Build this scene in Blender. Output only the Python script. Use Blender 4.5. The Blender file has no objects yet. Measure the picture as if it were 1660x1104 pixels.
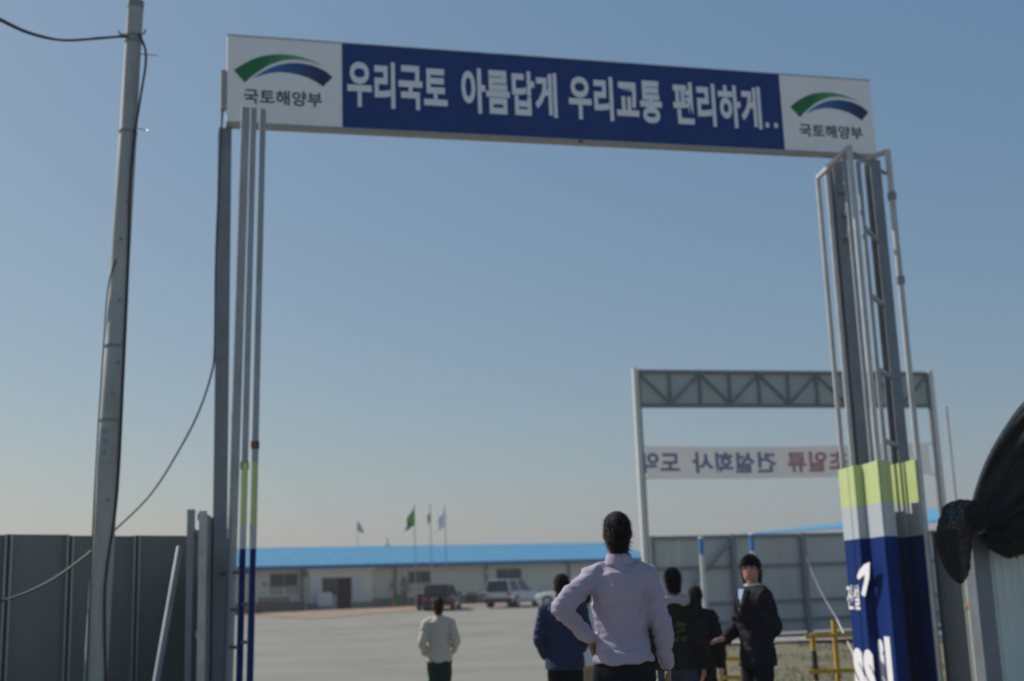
import bpy, bmesh, math, random
from mathutils import Vector, Matrix, noise
R = math.radians
random.seed(7)
S = bpy.context.scene
COL = S.collection

# ------------------------------------------------------------------ camera
FPX, HOR, ROLL, CAMZ = 2000.0, 955.0, 2.0, 1.65
PITCH = math.atan((HOR - 552) / FPX)
_r = R(ROLL)
CP = Vector((0, 0, CAMZ))
_U0 = Vector((0, -math.sin(PITCH), math.cos(PITCH)))
CF = Vector((0, math.cos(PITCH), math.sin(PITCH)))
CR = Vector((1, 0, 0)) * math.cos(_r) - _U0 * math.sin(_r)
CU = _U0 * math.cos(_r) + Vector((1, 0, 0)) * math.sin(_r)
cam = bpy.data.cameras.new('camera')
cam.sensor_width = 36.0
cam.lens = FPX / 1660 * 36.0
cam.clip_end = 6000
cam.dof.use_dof = True
cam.dof.focus_distance = 4.2
cam.dof.aperture_fstop = (cam.lens / 1000) / 0.015
co = bpy.data.objects.new('camera', cam)
COL.objects.link(co)
co.matrix_world = Matrix(((CR.x, CU.x, -CF.x, 0), (CR.y, CU.y, -CF.y, 0), (CR.z, CU.z, -CF.z, CAMZ), (0, 0, 0, 1)))
S.camera = co

# ------------------------------------------------------------------ world + sun
SUN_EL, SUN_AZ = R(43), R(-58)          # azimuth clockwise from +Y
w = bpy.data.worlds.new('World'); S.world = w; w.use_nodes = True
wn = w.node_tree; wn.nodes.clear()
sky = wn.nodes.new('ShaderNodeTexSky'); sky.sky_type = 'NISHITA'; sky.sun_disc = False
sky.sun_elevation = SUN_EL; sky.sun_rotation = SUN_AZ % (2 * math.pi)
sky.altitude = 0; sky.air_density = 1.3; sky.dust_density = 1.0; sky.ozone_density = 1.0
veil = wn.nodes.new('ShaderNodeMix'); veil.data_type = 'RGBA'; veil.blend_type = 'ADD'; veil.inputs[0].default_value = 1.0; veil.inputs[7].default_value = (0.45, 1.22, 2.5, 1)   # even airlight of a hazy day over the whole sky
bg = wn.nodes.new('ShaderNodeBackground'); bg.inputs['Strength'].default_value = 0.08
wo = wn.nodes.new('ShaderNodeOutputWorld')
tint = wn.nodes.new('ShaderNodeMix'); tint.data_type = 'RGBA'; tint.blend_type = 'MULTIPLY'; tint.inputs[0].default_value = 1.0; tint.inputs[7].default_value = (0.575, 0.515, 0.42, 1)
wn.links.new(sky.outputs[0], tint.inputs[6]); wn.links.new(tint.outputs[2], veil.inputs[6]); wn.links.new(veil.outputs[2], bg.inputs[0]); wn.links.new(bg.outputs[0], wo.inputs[0])
sl = bpy.data.lights.new('sun', 'SUN'); sl.energy = 4.0; sl.angle = R(0.6); sl.color = (1.0, 0.95, 0.87)
so = bpy.data.objects.new('sun', sl); COL.objects.link(so)
sd = Vector((math.sin(SUN_AZ) * math.cos(SUN_EL), math.cos(SUN_AZ) * math.cos(SUN_EL), math.sin(SUN_EL)))
so.rotation_euler = sd.to_track_quat('Z', 'Y').to_euler(); so.location = sd * 60
vs = S.view_settings; vs.view_transform = 'Standard'; vs.look = 'None'; vs.exposure = 0.12; vs.gamma = 1.0; vs.use_curve_mapping = False
S.cycles.use_denoising = True
S.cycles.max_bounces = 6

# ------------------------------------------------------------------ pixel helpers (photograph 1660 x 1104)
def ray(x, y): return CF + CR * ((x - 830) / FPX) + CU * ((552 - y) / FPX)
def at(x, y, Y):
    d = ray(x, y); return CP + d * (Y / d.y)
def atxz(x, Y, z):
    """point at depth Y and height z that shows at pixel column x"""
    lo, hi = -3000., 4000.
    for _ in range(50):
        m = (lo + hi) / 2
        if at(x, m, Y).z > z: lo = m
        else: hi = m
    return at(x, lo, Y)
def sstep(a, b, t):
    t = max(0., min(1., (t - a) / (b - a))); return t * t * (3 - 2 * t)
def gz(Y): return 0.3 - 0.3 * sstep(8.5, 15.5, Y) + 0.85 * sstep(22, 80, Y)
class Frame:
    """vertical plane through P0 -> P1; u along it, d away from the camera side, z up (sheared by the slope of P0 -> P1)"""
    def __init__(s, P0, P1, sheared=False):
        s.o = P0.copy(); e = P1 - P0; s.W = math.hypot(e.x, e.y)
        s.ex = Vector((e.x / s.W, e.y / s.W, 0)); s.ey = Vector((-s.ex.y, s.ex.x, 0))
        s.sl = e.z / s.W if sheared else 0
    def uv(s, x, y, d=0.0):
        r = ray(x, y); o = s.o + s.ey * d
        t = (o - CP).dot(s.ey) / r.dot(s.ey); q = CP + r * t - s.o
        u = q.dot(s.ex); return u, q.z - s.sl * u
    def p(s, u, d, z): return s.o + s.ex * u + s.ey * d + Vector((0, 0, z + s.sl * u))

# ------------------------------------------------------------------ materials
MATS = {}
def mat(name, col, rough=0.6, metal=0.0, var=0.12, scale=6.0, bump=0.0, bscale=40.0, spec=0.5, grime=None, trans=None, stretch=None, coat=0.0):
    m = bpy.data.materials.new(name); m.use_nodes = True; nt = m.node_tree; n = nt.nodes; l = nt.links
    b = n['Principled BSDF']; b.inputs['Roughness'].default_value = rough; b.inputs['Metallic'].default_value = metal
    b.inputs['Specular IOR Level'].default_value = spec; b.inputs['Coat Weight'].default_value = coat
    tc = n.new('ShaderNodeTexCoord'); src = tc.outputs['Object']
    if stretch:
        mp = n.new('ShaderNodeMapping'); mp.inputs['Scale'].default_value = stretch; l.new(src, mp.inputs[0]); src = mp.outputs[0]
    nz = n.new('ShaderNodeTexNoise'); nz.inputs['Scale'].default_value = scale; nz.inputs['Detail'].default_value = 6; nz.inputs['Roughness'].default_value = 0.65
    l.new(src, nz.inputs['Vector'])
    cr = n.new('ShaderNodeValToRGB'); cr.color_ramp.elements[0].position = 0.3; cr.color_ramp.elements[1].position = 0.7
    lo = [max(0, c * (1 - var)) for c in col]; hi = [min(1, c * (1 + var)) for c in col]
    cr.color_ramp.elements[0].color = (*lo, 1); cr.color_ramp.elements[1].color = (*hi, 1)
    l.new(nz.outputs['Fac'], cr.inputs[0]); out = cr.outputs[0]
    if grime:
        gc, gs, ga = grime
        n2 = n.new('ShaderNodeTexNoise'); n2.inputs['Scale'].default_value = gs; n2.inputs['Detail'].default_value = 8; n2.inputs['Roughness'].default_value = 0.7
        l.new(src, n2.inputs['Vector'])
        r2 = n.new('ShaderNodeValToRGB'); r2.color_ramp.elements[0].position = 0.52; r2.color_ramp.elements[1].position = 0.75
        r2.color_ramp.elements[0].color = (0, 0, 0, 1); r2.color_ramp.elements[1].color = (ga, ga, ga, 1)
        l.new(n2.outputs['Fac'], r2.inputs[0])
        mx = n.new('ShaderNodeMix'); mx.data_type = 'RGBA'; l.new(r2.outputs[0], mx.inputs[0]); l.new(out, mx.inputs[6]); mx.inputs[7].default_value = (*gc, 1)
        out = mx.outputs[2]
    l.new(out, b.inputs['Base Color'])
    if bump:
        n3 = n.new('ShaderNodeTexNoise'); n3.inputs['Scale'].default_value = bscale; n3.inputs['Detail'].default_value = 4; l.new(src, n3.inputs['Vector'])
        bp = n.new('ShaderNodeBump'); bp.inputs['Strength'].default_value = bump; bp.inputs['Distance'].default_value = 0.02
        l.new(n3.outputs['Fac'], bp.inputs['Height']); l.new(bp.outputs[0], b.inputs['Normal'])
    if trans:      # thin cloth: some light passes
        tr = n.new('ShaderNodeBsdfTranslucent'); l.new(out, tr.inputs[0]); ms = n.new('ShaderNodeMixShader'); ms.inputs[0].default_value = trans
        l.new(b.outputs[0], ms.inputs[1]); l.new(tr.outputs[0], ms.inputs[2]); l.new(ms.outputs[0], n['Material Output'].inputs[0])
    MATS[name] = m; return m
mat('concrete_ground', (0.212, 0.202, 0.175), 0.9, var=0.10, scale=0.35, bump=0.15, bscale=25, grime=((0.18, 0.17, 0.15), 0.15, 0.6))
def yard_marks():
    m = MATS['concrete_ground']; n = m.node_tree.nodes; l = m.node_tree.links; b = n['Principled BSDF']; src = b.inputs['Base Color'].links[0].from_socket
    tc = n.new('ShaderNodeTexCoord')
    for sc, rot, amt, lo, hi in (((.05, .5, 1), .7, .9, .5, .62), ((.06, .8, 1), -.5, 1.07, .54, .62), ((.45, .45, 1), 0, .88, .55, .68)):
        mp = n.new('ShaderNodeMapping'); mp.inputs['Scale'].default_value = sc; mp.inputs['Rotation'].default_value = (0, 0, rot); l.new(tc.outputs['Object'], mp.inputs[0])
        nz = n.new('ShaderNodeTexNoise'); nz.inputs['Scale'].default_value = 1.0; nz.inputs['Detail'].default_value = 5; l.new(mp.outputs[0], nz.inputs['Vector'])
        mr = n.new('ShaderNodeMapRange'); mr.inputs[1].default_value = lo; mr.inputs[2].default_value = hi; mr.inputs[3].default_value = 0; mr.inputs[4].default_value = 1; l.new(nz.outputs['Fac'], mr.inputs[0])
        mx = n.new('ShaderNodeMix'); mx.data_type = 'RGBA'; mx.blend_type = 'MULTIPLY'; l.new(mr.outputs[0], mx.inputs[0]); l.new(src, mx.inputs[6]); mx.inputs[7].default_value = (amt, amt, amt * .98, 1); mx.clamp_result = False; src = mx.outputs[2]
    l.new(src, b.inputs['Base Color'])
yard_marks()
mat('dirt', (0.26, 0.175, 0.12), 0.95, var=0.25, scale=1.5, bump=0.4, bscale=8)
mat('verge', (0.14, 0.125, 0.075), 0.95, var=0.35, scale=2.5, bump=0.5, bscale=14, grime=((0.075, 0.085, 0.03), 1.2, 0.8))
mat('kerb', (0.32, 0.31, 0.29), 0.9, var=0.15, scale=4, bump=0.2)
mat('grass', (0.12, 0.115, 0.055), 0.8, var=0.4, scale=3)
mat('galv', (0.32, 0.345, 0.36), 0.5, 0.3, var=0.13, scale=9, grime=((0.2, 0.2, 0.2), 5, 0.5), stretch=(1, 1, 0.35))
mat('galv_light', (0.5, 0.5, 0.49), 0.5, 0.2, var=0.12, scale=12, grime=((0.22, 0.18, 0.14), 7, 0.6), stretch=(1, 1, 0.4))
mat('steel_dark', (0.2, 0.225, 0.25), 0.5, 0.2, var=0.15, scale=7, grime=((0.13, 0.11, 0.1), 5, 0.5), stretch=(1, 1, 0.4))
mat('fence_sheet', (0.18, 0.20, 0.195), 0.5, 0.1, var=0.08, scale=2.2, grime=((0.11, 0.12, 0.12), 2.5, 0.5), stretch=(1, 1, 0.35), bump=0.03, bscale=5)
mat('fence_sheet_pale', (0.62, 0.70, 0.67), 0.5, 0.0, var=0.08, scale=2.2, grime=((0.48, 0.54, 0.51), 3, 0.5), stretch=(1, 1, 0.3), bump=0.03, bscale=5)
mat('fence_back', (0.47, 0.49, 0.47), 0.55, 0.1, var=0.1, scale=1.2, grime=((0.28, 0.29, 0.27), 1.5, 0.6), stretch=(1, 1, 0.35))
mat('pole_paint', (0.36, 0.375, 0.35), 0.75, 0.0, var=0.14, scale=5, grime=((0.17, 0.165, 0.15), 3.5, 0.7), stretch=(1, 1, 0.25), bump=0.1, bscale=30)
mat('black_rubber', (0.02, 0.024, 0.025), 0.5)
mat('cable_green', (0.03, 0.045, 0.045), 0.45)
mat('sign_white', (0.90, 0.88, 0.85), 0.45, var=0.03, scale=3, grime=((0.76, 0.73, 0.66), 1.6, 0.4))
mat('sign_blue', (0.011, 0.048, 0.195), 0.55, spec=0.2, var=0.07, scale=3, grime=((0.022, 0.05, 0.15), 2, 0.4))
mat('print_white', (0.82, 0.82, 0.84), 0.5, var=0.03)
mat('print_black', (0.05, 0.06, 0.07), 0.5, var=0.05)
mat('sign_rim', (0.36, 0.33, 0.28), 0.5, 0.3, var=0.12, scale=8)
mat('rust', (0.16, 0.09, 0.055), 0.9, var=0.3, scale=20)
mat('panel_green', (0.48, 0.56, 0.24), 0.45, var=0.04)
mat('panel_white', (0.42, 0.46, 0.5), 0.45, var=0.04)
mat('panel_blue', (0.004, 0.024, 0.14), 0.6, var=0.06, spec=0.08)
mat('roof_blue', (0.085, 0.31, 0.50), 0.5, 0.0, var=0.06, scale=0.8, stretch=(1, 1, 1), grime=((0.09, 0.27, 0.42), 0.6, 0.5))
mat('gutter_blue', (0.015, 0.15, 0.38), 0.5, var=0.06)
mat('wall_cream', (0.74, 0.70, 0.57), 0.7, var=0.06, scale=0.7, grime=((0.52, 0.5, 0.4), 0.9, 0.5))
mat('wall_grey', (0.26, 0.27, 0.23), 0.8, var=0.1, scale=1.2)
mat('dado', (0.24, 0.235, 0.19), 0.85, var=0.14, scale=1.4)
mat('glass', (0.018, 0.022, 0.026), 0.08, var=0.1, spec=0.6)
mat('dark_open', (0.012, 0.012, 0.013), 0.9)
mat('frame_grey', (0.35, 0.36, 0.36), 0.5, 0.3)
mat('board_white', (0.62, 0.61, 0.64), 0.6, var=0.05)
mat('car_black', (0.012, 0.013, 0.018), 0.25, 0.1, var=0.05, coat=0.6)
mat('car_silver', (0.52, 0.53, 0.53), 0.3, 0.35, var=0.03, coat=0.5)
mat('car_white', (0.78, 0.78, 0.76), 0.3, 0.0, var=0.02, coat=0.6)
mat('tyre', (0.018, 0.018, 0.018), 0.85)
mat('rim', (0.45, 0.45, 0.46), 0.35, 0.7)
mat('plastic_black', (0.025, 0.025, 0.027), 0.55)
mat('lamp_red', (0.55, 0.03, 0.07), 0.25)
mat('lamp_clear', (0.7, 0.7, 0.68), 0.2)
mat('yellow_paint', (0.55, 0.32, 0.02), 0.5, var=0.15, scale=8, grime=((0.1, 0.07, 0.03), 6, 0.7))
mat('blue_paint', (0.03, 0.2, 0.55), 0.5, var=0.08)
mat('white_paint', (0.66, 0.66, 0.6), 0.55, var=0.08, grime=((0.35, 0.32, 0.27), 6, 0.6))
mat('green_paint', (0.02, 0.22, 0.1), 0.5)
mat('orange', (0.7, 0.2, 0.03), 0.5)
mat('flag_green', (0.03, 0.42, 0.2), 0.8, var=0.1, trans=0.35)
mat('flag_yellow', (0.6, 0.6, 0.05), 0.8, var=0.1, trans=0.35)
mat('flag_white', (0.86, 0.86, 0.9), 0.8, var=0.06, trans=0.35)
mat('flag_pale', (0.62, 0.5, 0.48), 0.8, var=0.15, trans=0.35)
mat('flag_teal', (0.46, 0.52, 0.5), 0.8, var=0.15, trans=0.35)
mat('banner_cloth', (0.50, 0.50, 0.51), 0.85, var=0.04, scale=2, trans=0.35)
mat('banner_blue', (0.20, 0.23, 0.37), 0.85, var=0.08, scale=4)
mat('banner_red', (0.50, 0.24, 0.25), 0.85, var=0.08, scale=4)
mat('gantry_sheet', (0.42, 0.49, 0.49), 0.6, 0.0, var=0.06, scale=1.5, trans=0.25)
mat('truss_steel', (0.17, 0.19, 0.195), 0.6, 0.1, var=0.15)
mat('lamp_post_white', (0.5, 0.5, 0.48), 0.6)
# people
mat('skin_brown', (0.24, 0.12, 0.08), 0.5, var=0.1, scale=14)
mat('skin_fair', (0.48, 0.24, 0.17), 0.5, var=0.08, scale=14)
mat('skin_dark', (0.09, 0.045, 0.03), 0.5, var=0.1, scale=14)
mat('hair_black', (0.008, 0.008, 0.009), 0.55, var=0.3, scale=60, bump=0.5, bscale=160, spec=0.12)
mat('hair_brown', (0.03, 0.017, 0.013), 0.6, var=0.3, scale=60, bump=0.5, bscale=160, spec=0.12)
mat('shirt_lavender', (0.36, 0.31, 0.40), 0.8, var=0.05, scale=4, bump=0.25, bscale=7)
mat('cloth_black', (0.011, 0.012, 0.016), 0.85, var=0.2, bump=0.2, bscale=9, spec=0.12)
mat('cloth_suit', (0.014, 0.014, 0.019), 0.75, var=0.15, bump=0.2, bscale=9, spec=0.12)
mat('cloth_cream', (0.50, 0.47, 0.40), 0.9, var=0.07, bump=0.25, bscale=12)
mat('cloth_white', (0.70, 0.70, 0.67), 0.85, var=0.04, bump=0.2, bscale=12)
mat('cloth_beige', (0.36, 0.30, 0.21), 0.85, var=0.08, bump=0.2, bscale=12)
mat('cloth_green', (0.01, 0.04, 0.03), 0.85, var=0.15, bump=0.2, bscale=12, spec=0.12)
mat('cloth_hoodie', (0.02, 0.02, 0.018), 0.9, var=0.25, bump=0.3, bscale=9, spec=0.12)
mat('cloth_grey', (0.36, 0.35, 0.34), 0.95, var=0.12, bump=0.5, bscale=40)
mat('cloth_jeans', (0.045, 0.06, 0.09), 0.85, var=0.2, bump=0.2, bscale=14, spec=0.12)
mat('cloth_bluegrey', (0.30, 0.40, 0.55), 0.7, var=0.05)
mat('print_green', (0.03, 0.06, 0.015), 0.8, var=0.3, scale=25)
mat('shoe', (0.02, 0.018, 0.016), 0.5)
mat('lip', (0.34, 0.11, 0.09), 0.5)
def plaid_mat():
    m = bpy.data.materials.new('cloth_plaid'); m.use_nodes = True; n = m.node_tree.nodes; l = m.node_tree.links; b = n['Principled BSDF']
    b.inputs['Roughness'].default_value = 0.85
    tc = n.new('ShaderNodeTexCoord'); prev = None
    for d, sc in (('X', 13), ('Z', 11)):
        wv = n.new('ShaderNodeTexWave'); wv.bands_direction = d; wv.inputs['Scale'].default_value = sc; wv.inputs['Distortion'].default_value = 0.6
        l.new(tc.outputs['Object'], wv.inputs['Vector'])
        if prev is None: prev = wv
        else:
            mt = n.new('ShaderNodeMath'); mt.operation = 'MULTIPLY'; l.new(prev.outputs['Fac'], mt.inputs[0]); l.new(wv.outputs['Fac'], mt.inputs[1])
    cr = n.new('ShaderNodeValToRGB'); cr.color_ramp.elements[0].color = (0.006, 0.009, 0.028, 1); cr.color_ramp.elements[1].color = (0.04, 0.07, 0.21, 1)
    l.new(mt.outputs[0], cr.inputs[0]); l.new(cr.outputs[0], b.inputs['Base Color']); MATS['cloth_plaid'] = m
plaid_mat()
def net_mat():
    m = bpy.data.materials.new('net'); m.use_nodes = True; n = m.node_tree.nodes; l = m.node_tree.links; b = n['Principled BSDF']
    b.inputs['Base Color'].default_value = (0.026, 0.027, 0.027, 1); b.inputs['Roughness'].default_value = 1.0; b.inputs['Specular IOR Level'].default_value = 0.0
    tc = n.new('ShaderNodeTexCoord'); nz = n.new('ShaderNodeTexNoise'); nz.inputs['Scale'].default_value = 120; nz.inputs['Detail'].default_value = 2
    l.new(tc.outputs['Object'], nz.inputs['Vector'])
    cr = n.new('ShaderNodeValToRGB'); cr.color_ramp.elements[0].position = 0.40; cr.color_ramp.elements[1].position = 0.52
    cr.color_ramp.elements[0].color = (0.5, 0.5, 0.5, 1); cr.color_ramp.elements[1].color = (1, 1, 1, 1)
    l.new(nz.outputs['Fac'], cr.inputs[0]); l.new(cr.outputs[0], b.inputs['Alpha']); MATS['net'] = m
net_mat()
def ramp_print(name, c0, c1):
    """printed colour blend along the emblem (Generated X)"""
    m = bpy.data.materials.new(name); m.use_nodes = True; n = m.node_tree.nodes; l = m.node_tree.links; b = n['Principled BSDF']; b.inputs['Roughness'].default_value = 0.5
    tc = n.new('ShaderNodeTexCoord'); sx = n.new('ShaderNodeSeparateXYZ'); cr = n.new('ShaderNodeValToRGB')
    cr.color_ramp.elements[0].color = (*c0, 1); cr.color_ramp.elements[1].color = (*c1, 1); cr.color_ramp.elements[0].position = 0.3 if 'green' in name else 0.05
    cr.color_ramp.elements[1].position = 1.0 if 'green' in name else 0.85
    l.new(tc.outputs['Generated'], sx.inputs[0]); l.new(sx.outputs[0], cr.inputs[0]); l.new(cr.outputs[0], b.inputs['Base Color']); MATS[name] = m
ramp_print('emblem_green', (0.0, 0.16, 0.035), (0.22, 0.5, 0.3))
ramp_print('emblem_blue', (0.02, 0.19, 0.48), (0.012, 0.014, 0.09))

# ------------------------------------------------------------------ mesh builder
class MB:
    def __init__(s): s.v = []; s.f = []
    def quad(s, *p):
        i = len(s.v); s.v += [Vector(q) for q in p]; s.f.append(tuple(range(i, i + len(p)))); return s
    def hexa(s, b, t):
        """b, t: four bottom and four top points"""
        i = len(s.v); s.v += [Vector(q) for q in b] + [Vector(q) for q in t]
        s.f += [(i+3, i+2, i+1, i), (i+4, i+5, i+6, i+7), (i, i+1, i+5, i+4), (i+1, i+2, i+6, i+5), (i+2, i+3, i+7, i+6), (i+3, i, i+4, i+7)]
        return s
    def box(s, fr, u0, u1, d0, d1, z0, z1):
        return s.hexa([fr.p(u0, d0, z0), fr.p(u1, d0, z0), fr.p(u1, d1, z0), fr.p(u0, d1, z0)], [fr.p(u0, d0, z1), fr.p(u1, d0, z1), fr.p(u1, d1, z1), fr.p(u0, d1, z1)])
    def bar(s, a, b, w, h=None, side=None):
        a, b = Vector(a), Vector(b); h = w if h is None else h; ax = (b - a).normalized()
        side = Vector(side) if side is not None else (Vector((1, 0, 0)) if abs(ax.x) < 0.8 else Vector((0, 1, 0)))
        side = (side - ax * side.dot(ax)).normalized(); up = ax.cross(side)
        q = [side * (w / 2 * i) + up * (h / 2 * j) for i, j in ((-1, -1), (1, -1), (1, 1), (-1, 1))]
        return s.hexa([a + o for o in q], [b + o for o in q])
    def tube(s, pts, rad, n=10, caps=True):
        pts = [Vector(p) for p in pts]; rads = rad if isinstance(rad, (list, tuple)) else [rad] * len(pts); rings = []
        t0 = (pts[1] - pts[0]).normalized(); side = t0.orthogonal().normalized()
        for k, p in enumerate(pts):
            t = (pts[min(k + 1, len(pts) - 1)] - pts[max(k - 1, 0)]).normalized()
            side = (side - t * side.dot(t)).normalized(); up = t.cross(side); i = len(s.v)
            s.v += [p + (side * math.cos(a) + up * math.sin(a)) * rads[k] for a in [2 * math.pi * j / n for j in range(n)]]
            rings.append(i)
        for a, b in zip(rings, rings[1:]):
            for j in range(n): s.f.append((a + j, a + (j + 1) % n, b + (j + 1) % n, b + j))
        if caps: s.f.append(tuple(rings[0] + j for j in reversed(range(n)))); s.f.append(tuple(rings[-1] + j for j in range(n)))
        return s
    def loft(s, rings, caps=True):
        st = []; n = len(rings[0])
        for r in rings: st.append(len(s.v)); s.v += [Vector(p) for p in r]
        for a, b in zip(st, st[1:]):
            for j in range(n): s.f.append((a + j, a + (j + 1) % n, b + (j + 1) % n, b + j))
        if caps: s.f.append(tuple(st[0] + j for j in reversed(range(n)))); s.f.append(tuple(st[-1] + j for j in range(n)))
        return s
    def ell(s, c, r, n=16, m=10):
        c = Vector(c); rings = []
        for k in range(1, m):
            t = math.pi * k / m - math.pi / 2
            rings.append([c + Vector((r[0] * math.cos(t) * math.cos(a), r[1] * math.cos(t) * math.sin(a), r[2] * math.sin(t))) for a in [2 * math.pi * j / n for j in range(n)]])
        return s.loft(rings)
    def extr(s, poly, vec):
        """closed prism from a planar outline"""
        i = len(s.v); n = len(poly); s.v += [Vector(p) for p in poly] + [Vector(p) + Vector(vec) for p in poly]
        s.f.append(tuple(i + j for j in reversed(range(n)))); s.f.append(tuple(i + n + j for j in range(n)))
        for j in range(n): s.f.append((i + j, i + (j + 1) % n, i + n + (j + 1) % n, i + n + j))
        return s
    def mesh(s, name, m, off=Vector((0, 0, 0)), smooth=False):
        me = bpy.data.meshes.new(name); me.from_pydata([tuple(v - off) for v in s.v], [], s.f); me.update()
        if m: me.materials.append(MATS[m])
        bm = bmesh.new(); bm.from_mesh(me); bmesh.ops.recalc_face_normals(bm, faces=bm.faces); bm.to_mesh(me); bm.free()
        if smooth:
            for p in me.polygons: p.use_smooth = True
            try: me.set_sharp_from_angle(angle=R(40))
            except Exception: pass
        return me
    def build(s, name, m, parent=None, smooth=False, bevel=0.0):
        off = wpos(parent) if parent else (s.v[0].copy() * 0)
        if parent is None:
            lo = Vector((min(v.x for v in s.v), min(v.y for v in s.v), min(v.z for v in s.v))); hi = Vector((max(v.x for v in s.v), max(v.y for v in s.v), 0))
            off = Vector(((lo.x + hi.x) / 2, (lo.y + hi.y) / 2, lo.z))
        o = bpy.data.objects.new(name, s.mesh(name, m, off, smooth)); COL.objects.link(o)
        o.parent = parent
        if parent is None: o.location = off
        WP[o.name] = off
        if bevel:
            b = o.modifiers.new('bevel', 'BEVEL'); b.width = bevel; b.segments = 2; b.limit_method = 'ANGLE'
        return o
WP = {}
def wpos(o): return WP[o.name]
def tag(o, label, cat, group=None):
    o['label'] = label; o['category'] = cat
    if group: o['group'] = group
    return o
def thing(name, loc, label, cat, group=None):
    o = bpy.data.objects.new(name, None); COL.objects.link(o); o.location = loc; o.empty_display_size = 0.2; WP[o.name] = Vector(loc)
    return tag(o, label, cat, group)
def struct(o): o['kind'] = 'structure'; return o

def glyphs(body, bold):
    cu = bpy.data.curves.new('lettering_curve', 'FONT'); cu.body = body; cu.offset = bold; cu.resolution_u = 4; cu.fill_mode = 'FRONT'; cu.space_character = 1.04
    o = bpy.data.objects.new('lettering_curve', cu); COL.objects.link(o); bpy.context.view_layer.update()
    ev = o.evaluated_get(bpy.context.evaluated_depsgraph_get()); me = ev.to_mesh()
    V = [(v.co.x, v.co.y) for v in me.vertices]; F = [tuple(p.vertices) for p in me.polygons]
    ev.to_mesh_clear(); bpy.data.objects.remove(o); bpy.data.curves.remove(cu)
    x0, x1 = min(v[0] for v in V), max(v[0] for v in V); y0, y1 = min(v[1] for v in V), max(v[1] for v in V)
    return [((x - x0) / (x1 - x0), (y - y0) / (y1 - y0)) for x, y in V], F
def lettering(body, bold, place, m, parent, mirror=False, name='lettering'):
    V, F = glyphs(body, bold)
    b = MB(); b.v = [place(1 - x if mirror else x, y) for x, y in V]; b.f = F
    return b.build(name, m, parent)

# ------------------------------------------------------------------ ground
def ground_sheet(name, m, x0, x1, ys, dz, xs=None):
    b = MB(); xs = xs or [x0, x1]; n = len(xs)
    for y in ys:
        for x in xs: b.v.append(Vector((x, y, gz(y) + dz)))
    for j in range(len(ys) - 1):
        for i in range(n - 1): b.f.append((j*n+i, j*n+i+1, j*n+n+i+1, j*n+n+i))
    o = b.build(name, m, smooth=True); return struct(o)
ys = [-400, -50, -10] + [i * 0.5 for i in range(0, 140)] + [75, 90, 150, 400, 1200, 3500]
ground_sheet('ground', 'concrete_ground', -3000, 3000, ys, 0)

# ------------------------------------------------------------------ entrance gate
GL = at(367, 202, 12.5); GR = at(1422, 255, 14.87)
G = Frame(GL, GR, True)
SH = G.uv(369, 57)[1]                    # sign height
gate_root = thing('entrance_gate', Vector((GL.x, GL.y, gz(GL.y))), 'tall grey steel entrance gate with long blue and white sign board across the top', 'gate')
u0, u1 = 0.0, G.W
ub0 = G.uv(555, 135)[0]; ub1 = G.uv(1267, 180)[0]
v0 = 0.035
sb = MB().box(G, u0, u1, 0.012, 0.075, v0, SH).build('sign_board', 'sign_white', gate_root)
MB().box(G, u0 + .003, ub0 - .004, 0.0, 0.012, v0 + .004, SH - .004).build('end_panel', 'sign_white', sb)
MB().box(G, ub1 + .004, u1 - .003, 0.0, 0.012, v0 + .004, SH - .004).build('end_panel', 'sign_white', sb)
MB().box(G, ub0, ub1, -0.002, 0.012, v0 + .004, SH - .002).build('blue_panel', 'sign_blue', sb)
MB().box(G, u0 - .004, u1 + .004, -0.012, 0.087, -0.012, v0 - .001).build('bottom_rim', 'sign_rim', gate_root)
MB().box(G, u0 - .002, u1 + .002, -0.006, 0.081, SH + .001, SH + .012).build('top_rim', 'galv_light', gate_root)
ur = G.uv(940, 229)[0]
MB().box(G, ur - .02, ur + .03, -0.02, -0.012, -0.014, v0 * .7).build('rim_joint', 'rust', gate_root)
MB().box(G, -0.06, -0.004, 0.0, 0.07, G.uv(360, 177)[1], G.uv(360, 113)[1]).build('end_bracket', 'sign_rim', gate_root)
def fit(fr, xa, ya, xb, yb, h0, h1, d):
    """text box: pixel at mid-left and mid-right, heights as metres"""
    ua = fr.uv(xa, ya)[0]; ubx = fr.uv(xb, yb)[0]
    return lambda x, y: fr.p(ua + (ubx - ua) * x, d, h0 + (h1 - h0) * y)
tv0 = G.uv(626, 176)[1]; tv1 = G.uv(585, 98)[1]
for s, xa, xb in (('우리국토', 563, 725), ('아름답게', 748, 903), ('우리교통', 922, 1073), ('편리하게', 1091, 1234)):
    lettering(s, 0.034, fit(G, xa, 140 + (xa - 563) * .065, xb, 140 + (xb - 563) * .065, tv0, tv1, -0.006), 'print_white', sb)
for xa in (1241, 1255):
    ua = G.uv(xa, 207)[0]; MB().quad(*[G.p(ua + a, -0.006, tv0 + .03 + b) for a, b in ((0, 0), (.05, 0), (.05, .065), (0, .065))]).build('full_stop', 'print_white', sb)
GREEN = [(125,415),(210,358),(300,310),(370,283),(450,262),(530,251),(600,248),(680,250),(750,258),(820,273),(880,290),(945,312),(1000,335),(1075,370),(990,343),(920,322),(850,310),(790,304),(740,303),(680,307),(620,318),(560,337),(500,360),(450,387),(400,420),(360,446),(320,475),(280,508),(240,545)]
BLUE = [(330,498),(380,462),(430,430),(495,397),(560,370),(630,352),(700,342),(750,339),(800,340),(875,349),(950,365),(1015,389),(1080,420),(1125,452),(1165,490),(1065,588),(1015,552),(960,520),(905,494),(850,475),(785,457),(720,445),(660,437),(600,435),(540,440),(480,450),(405,472)]
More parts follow.
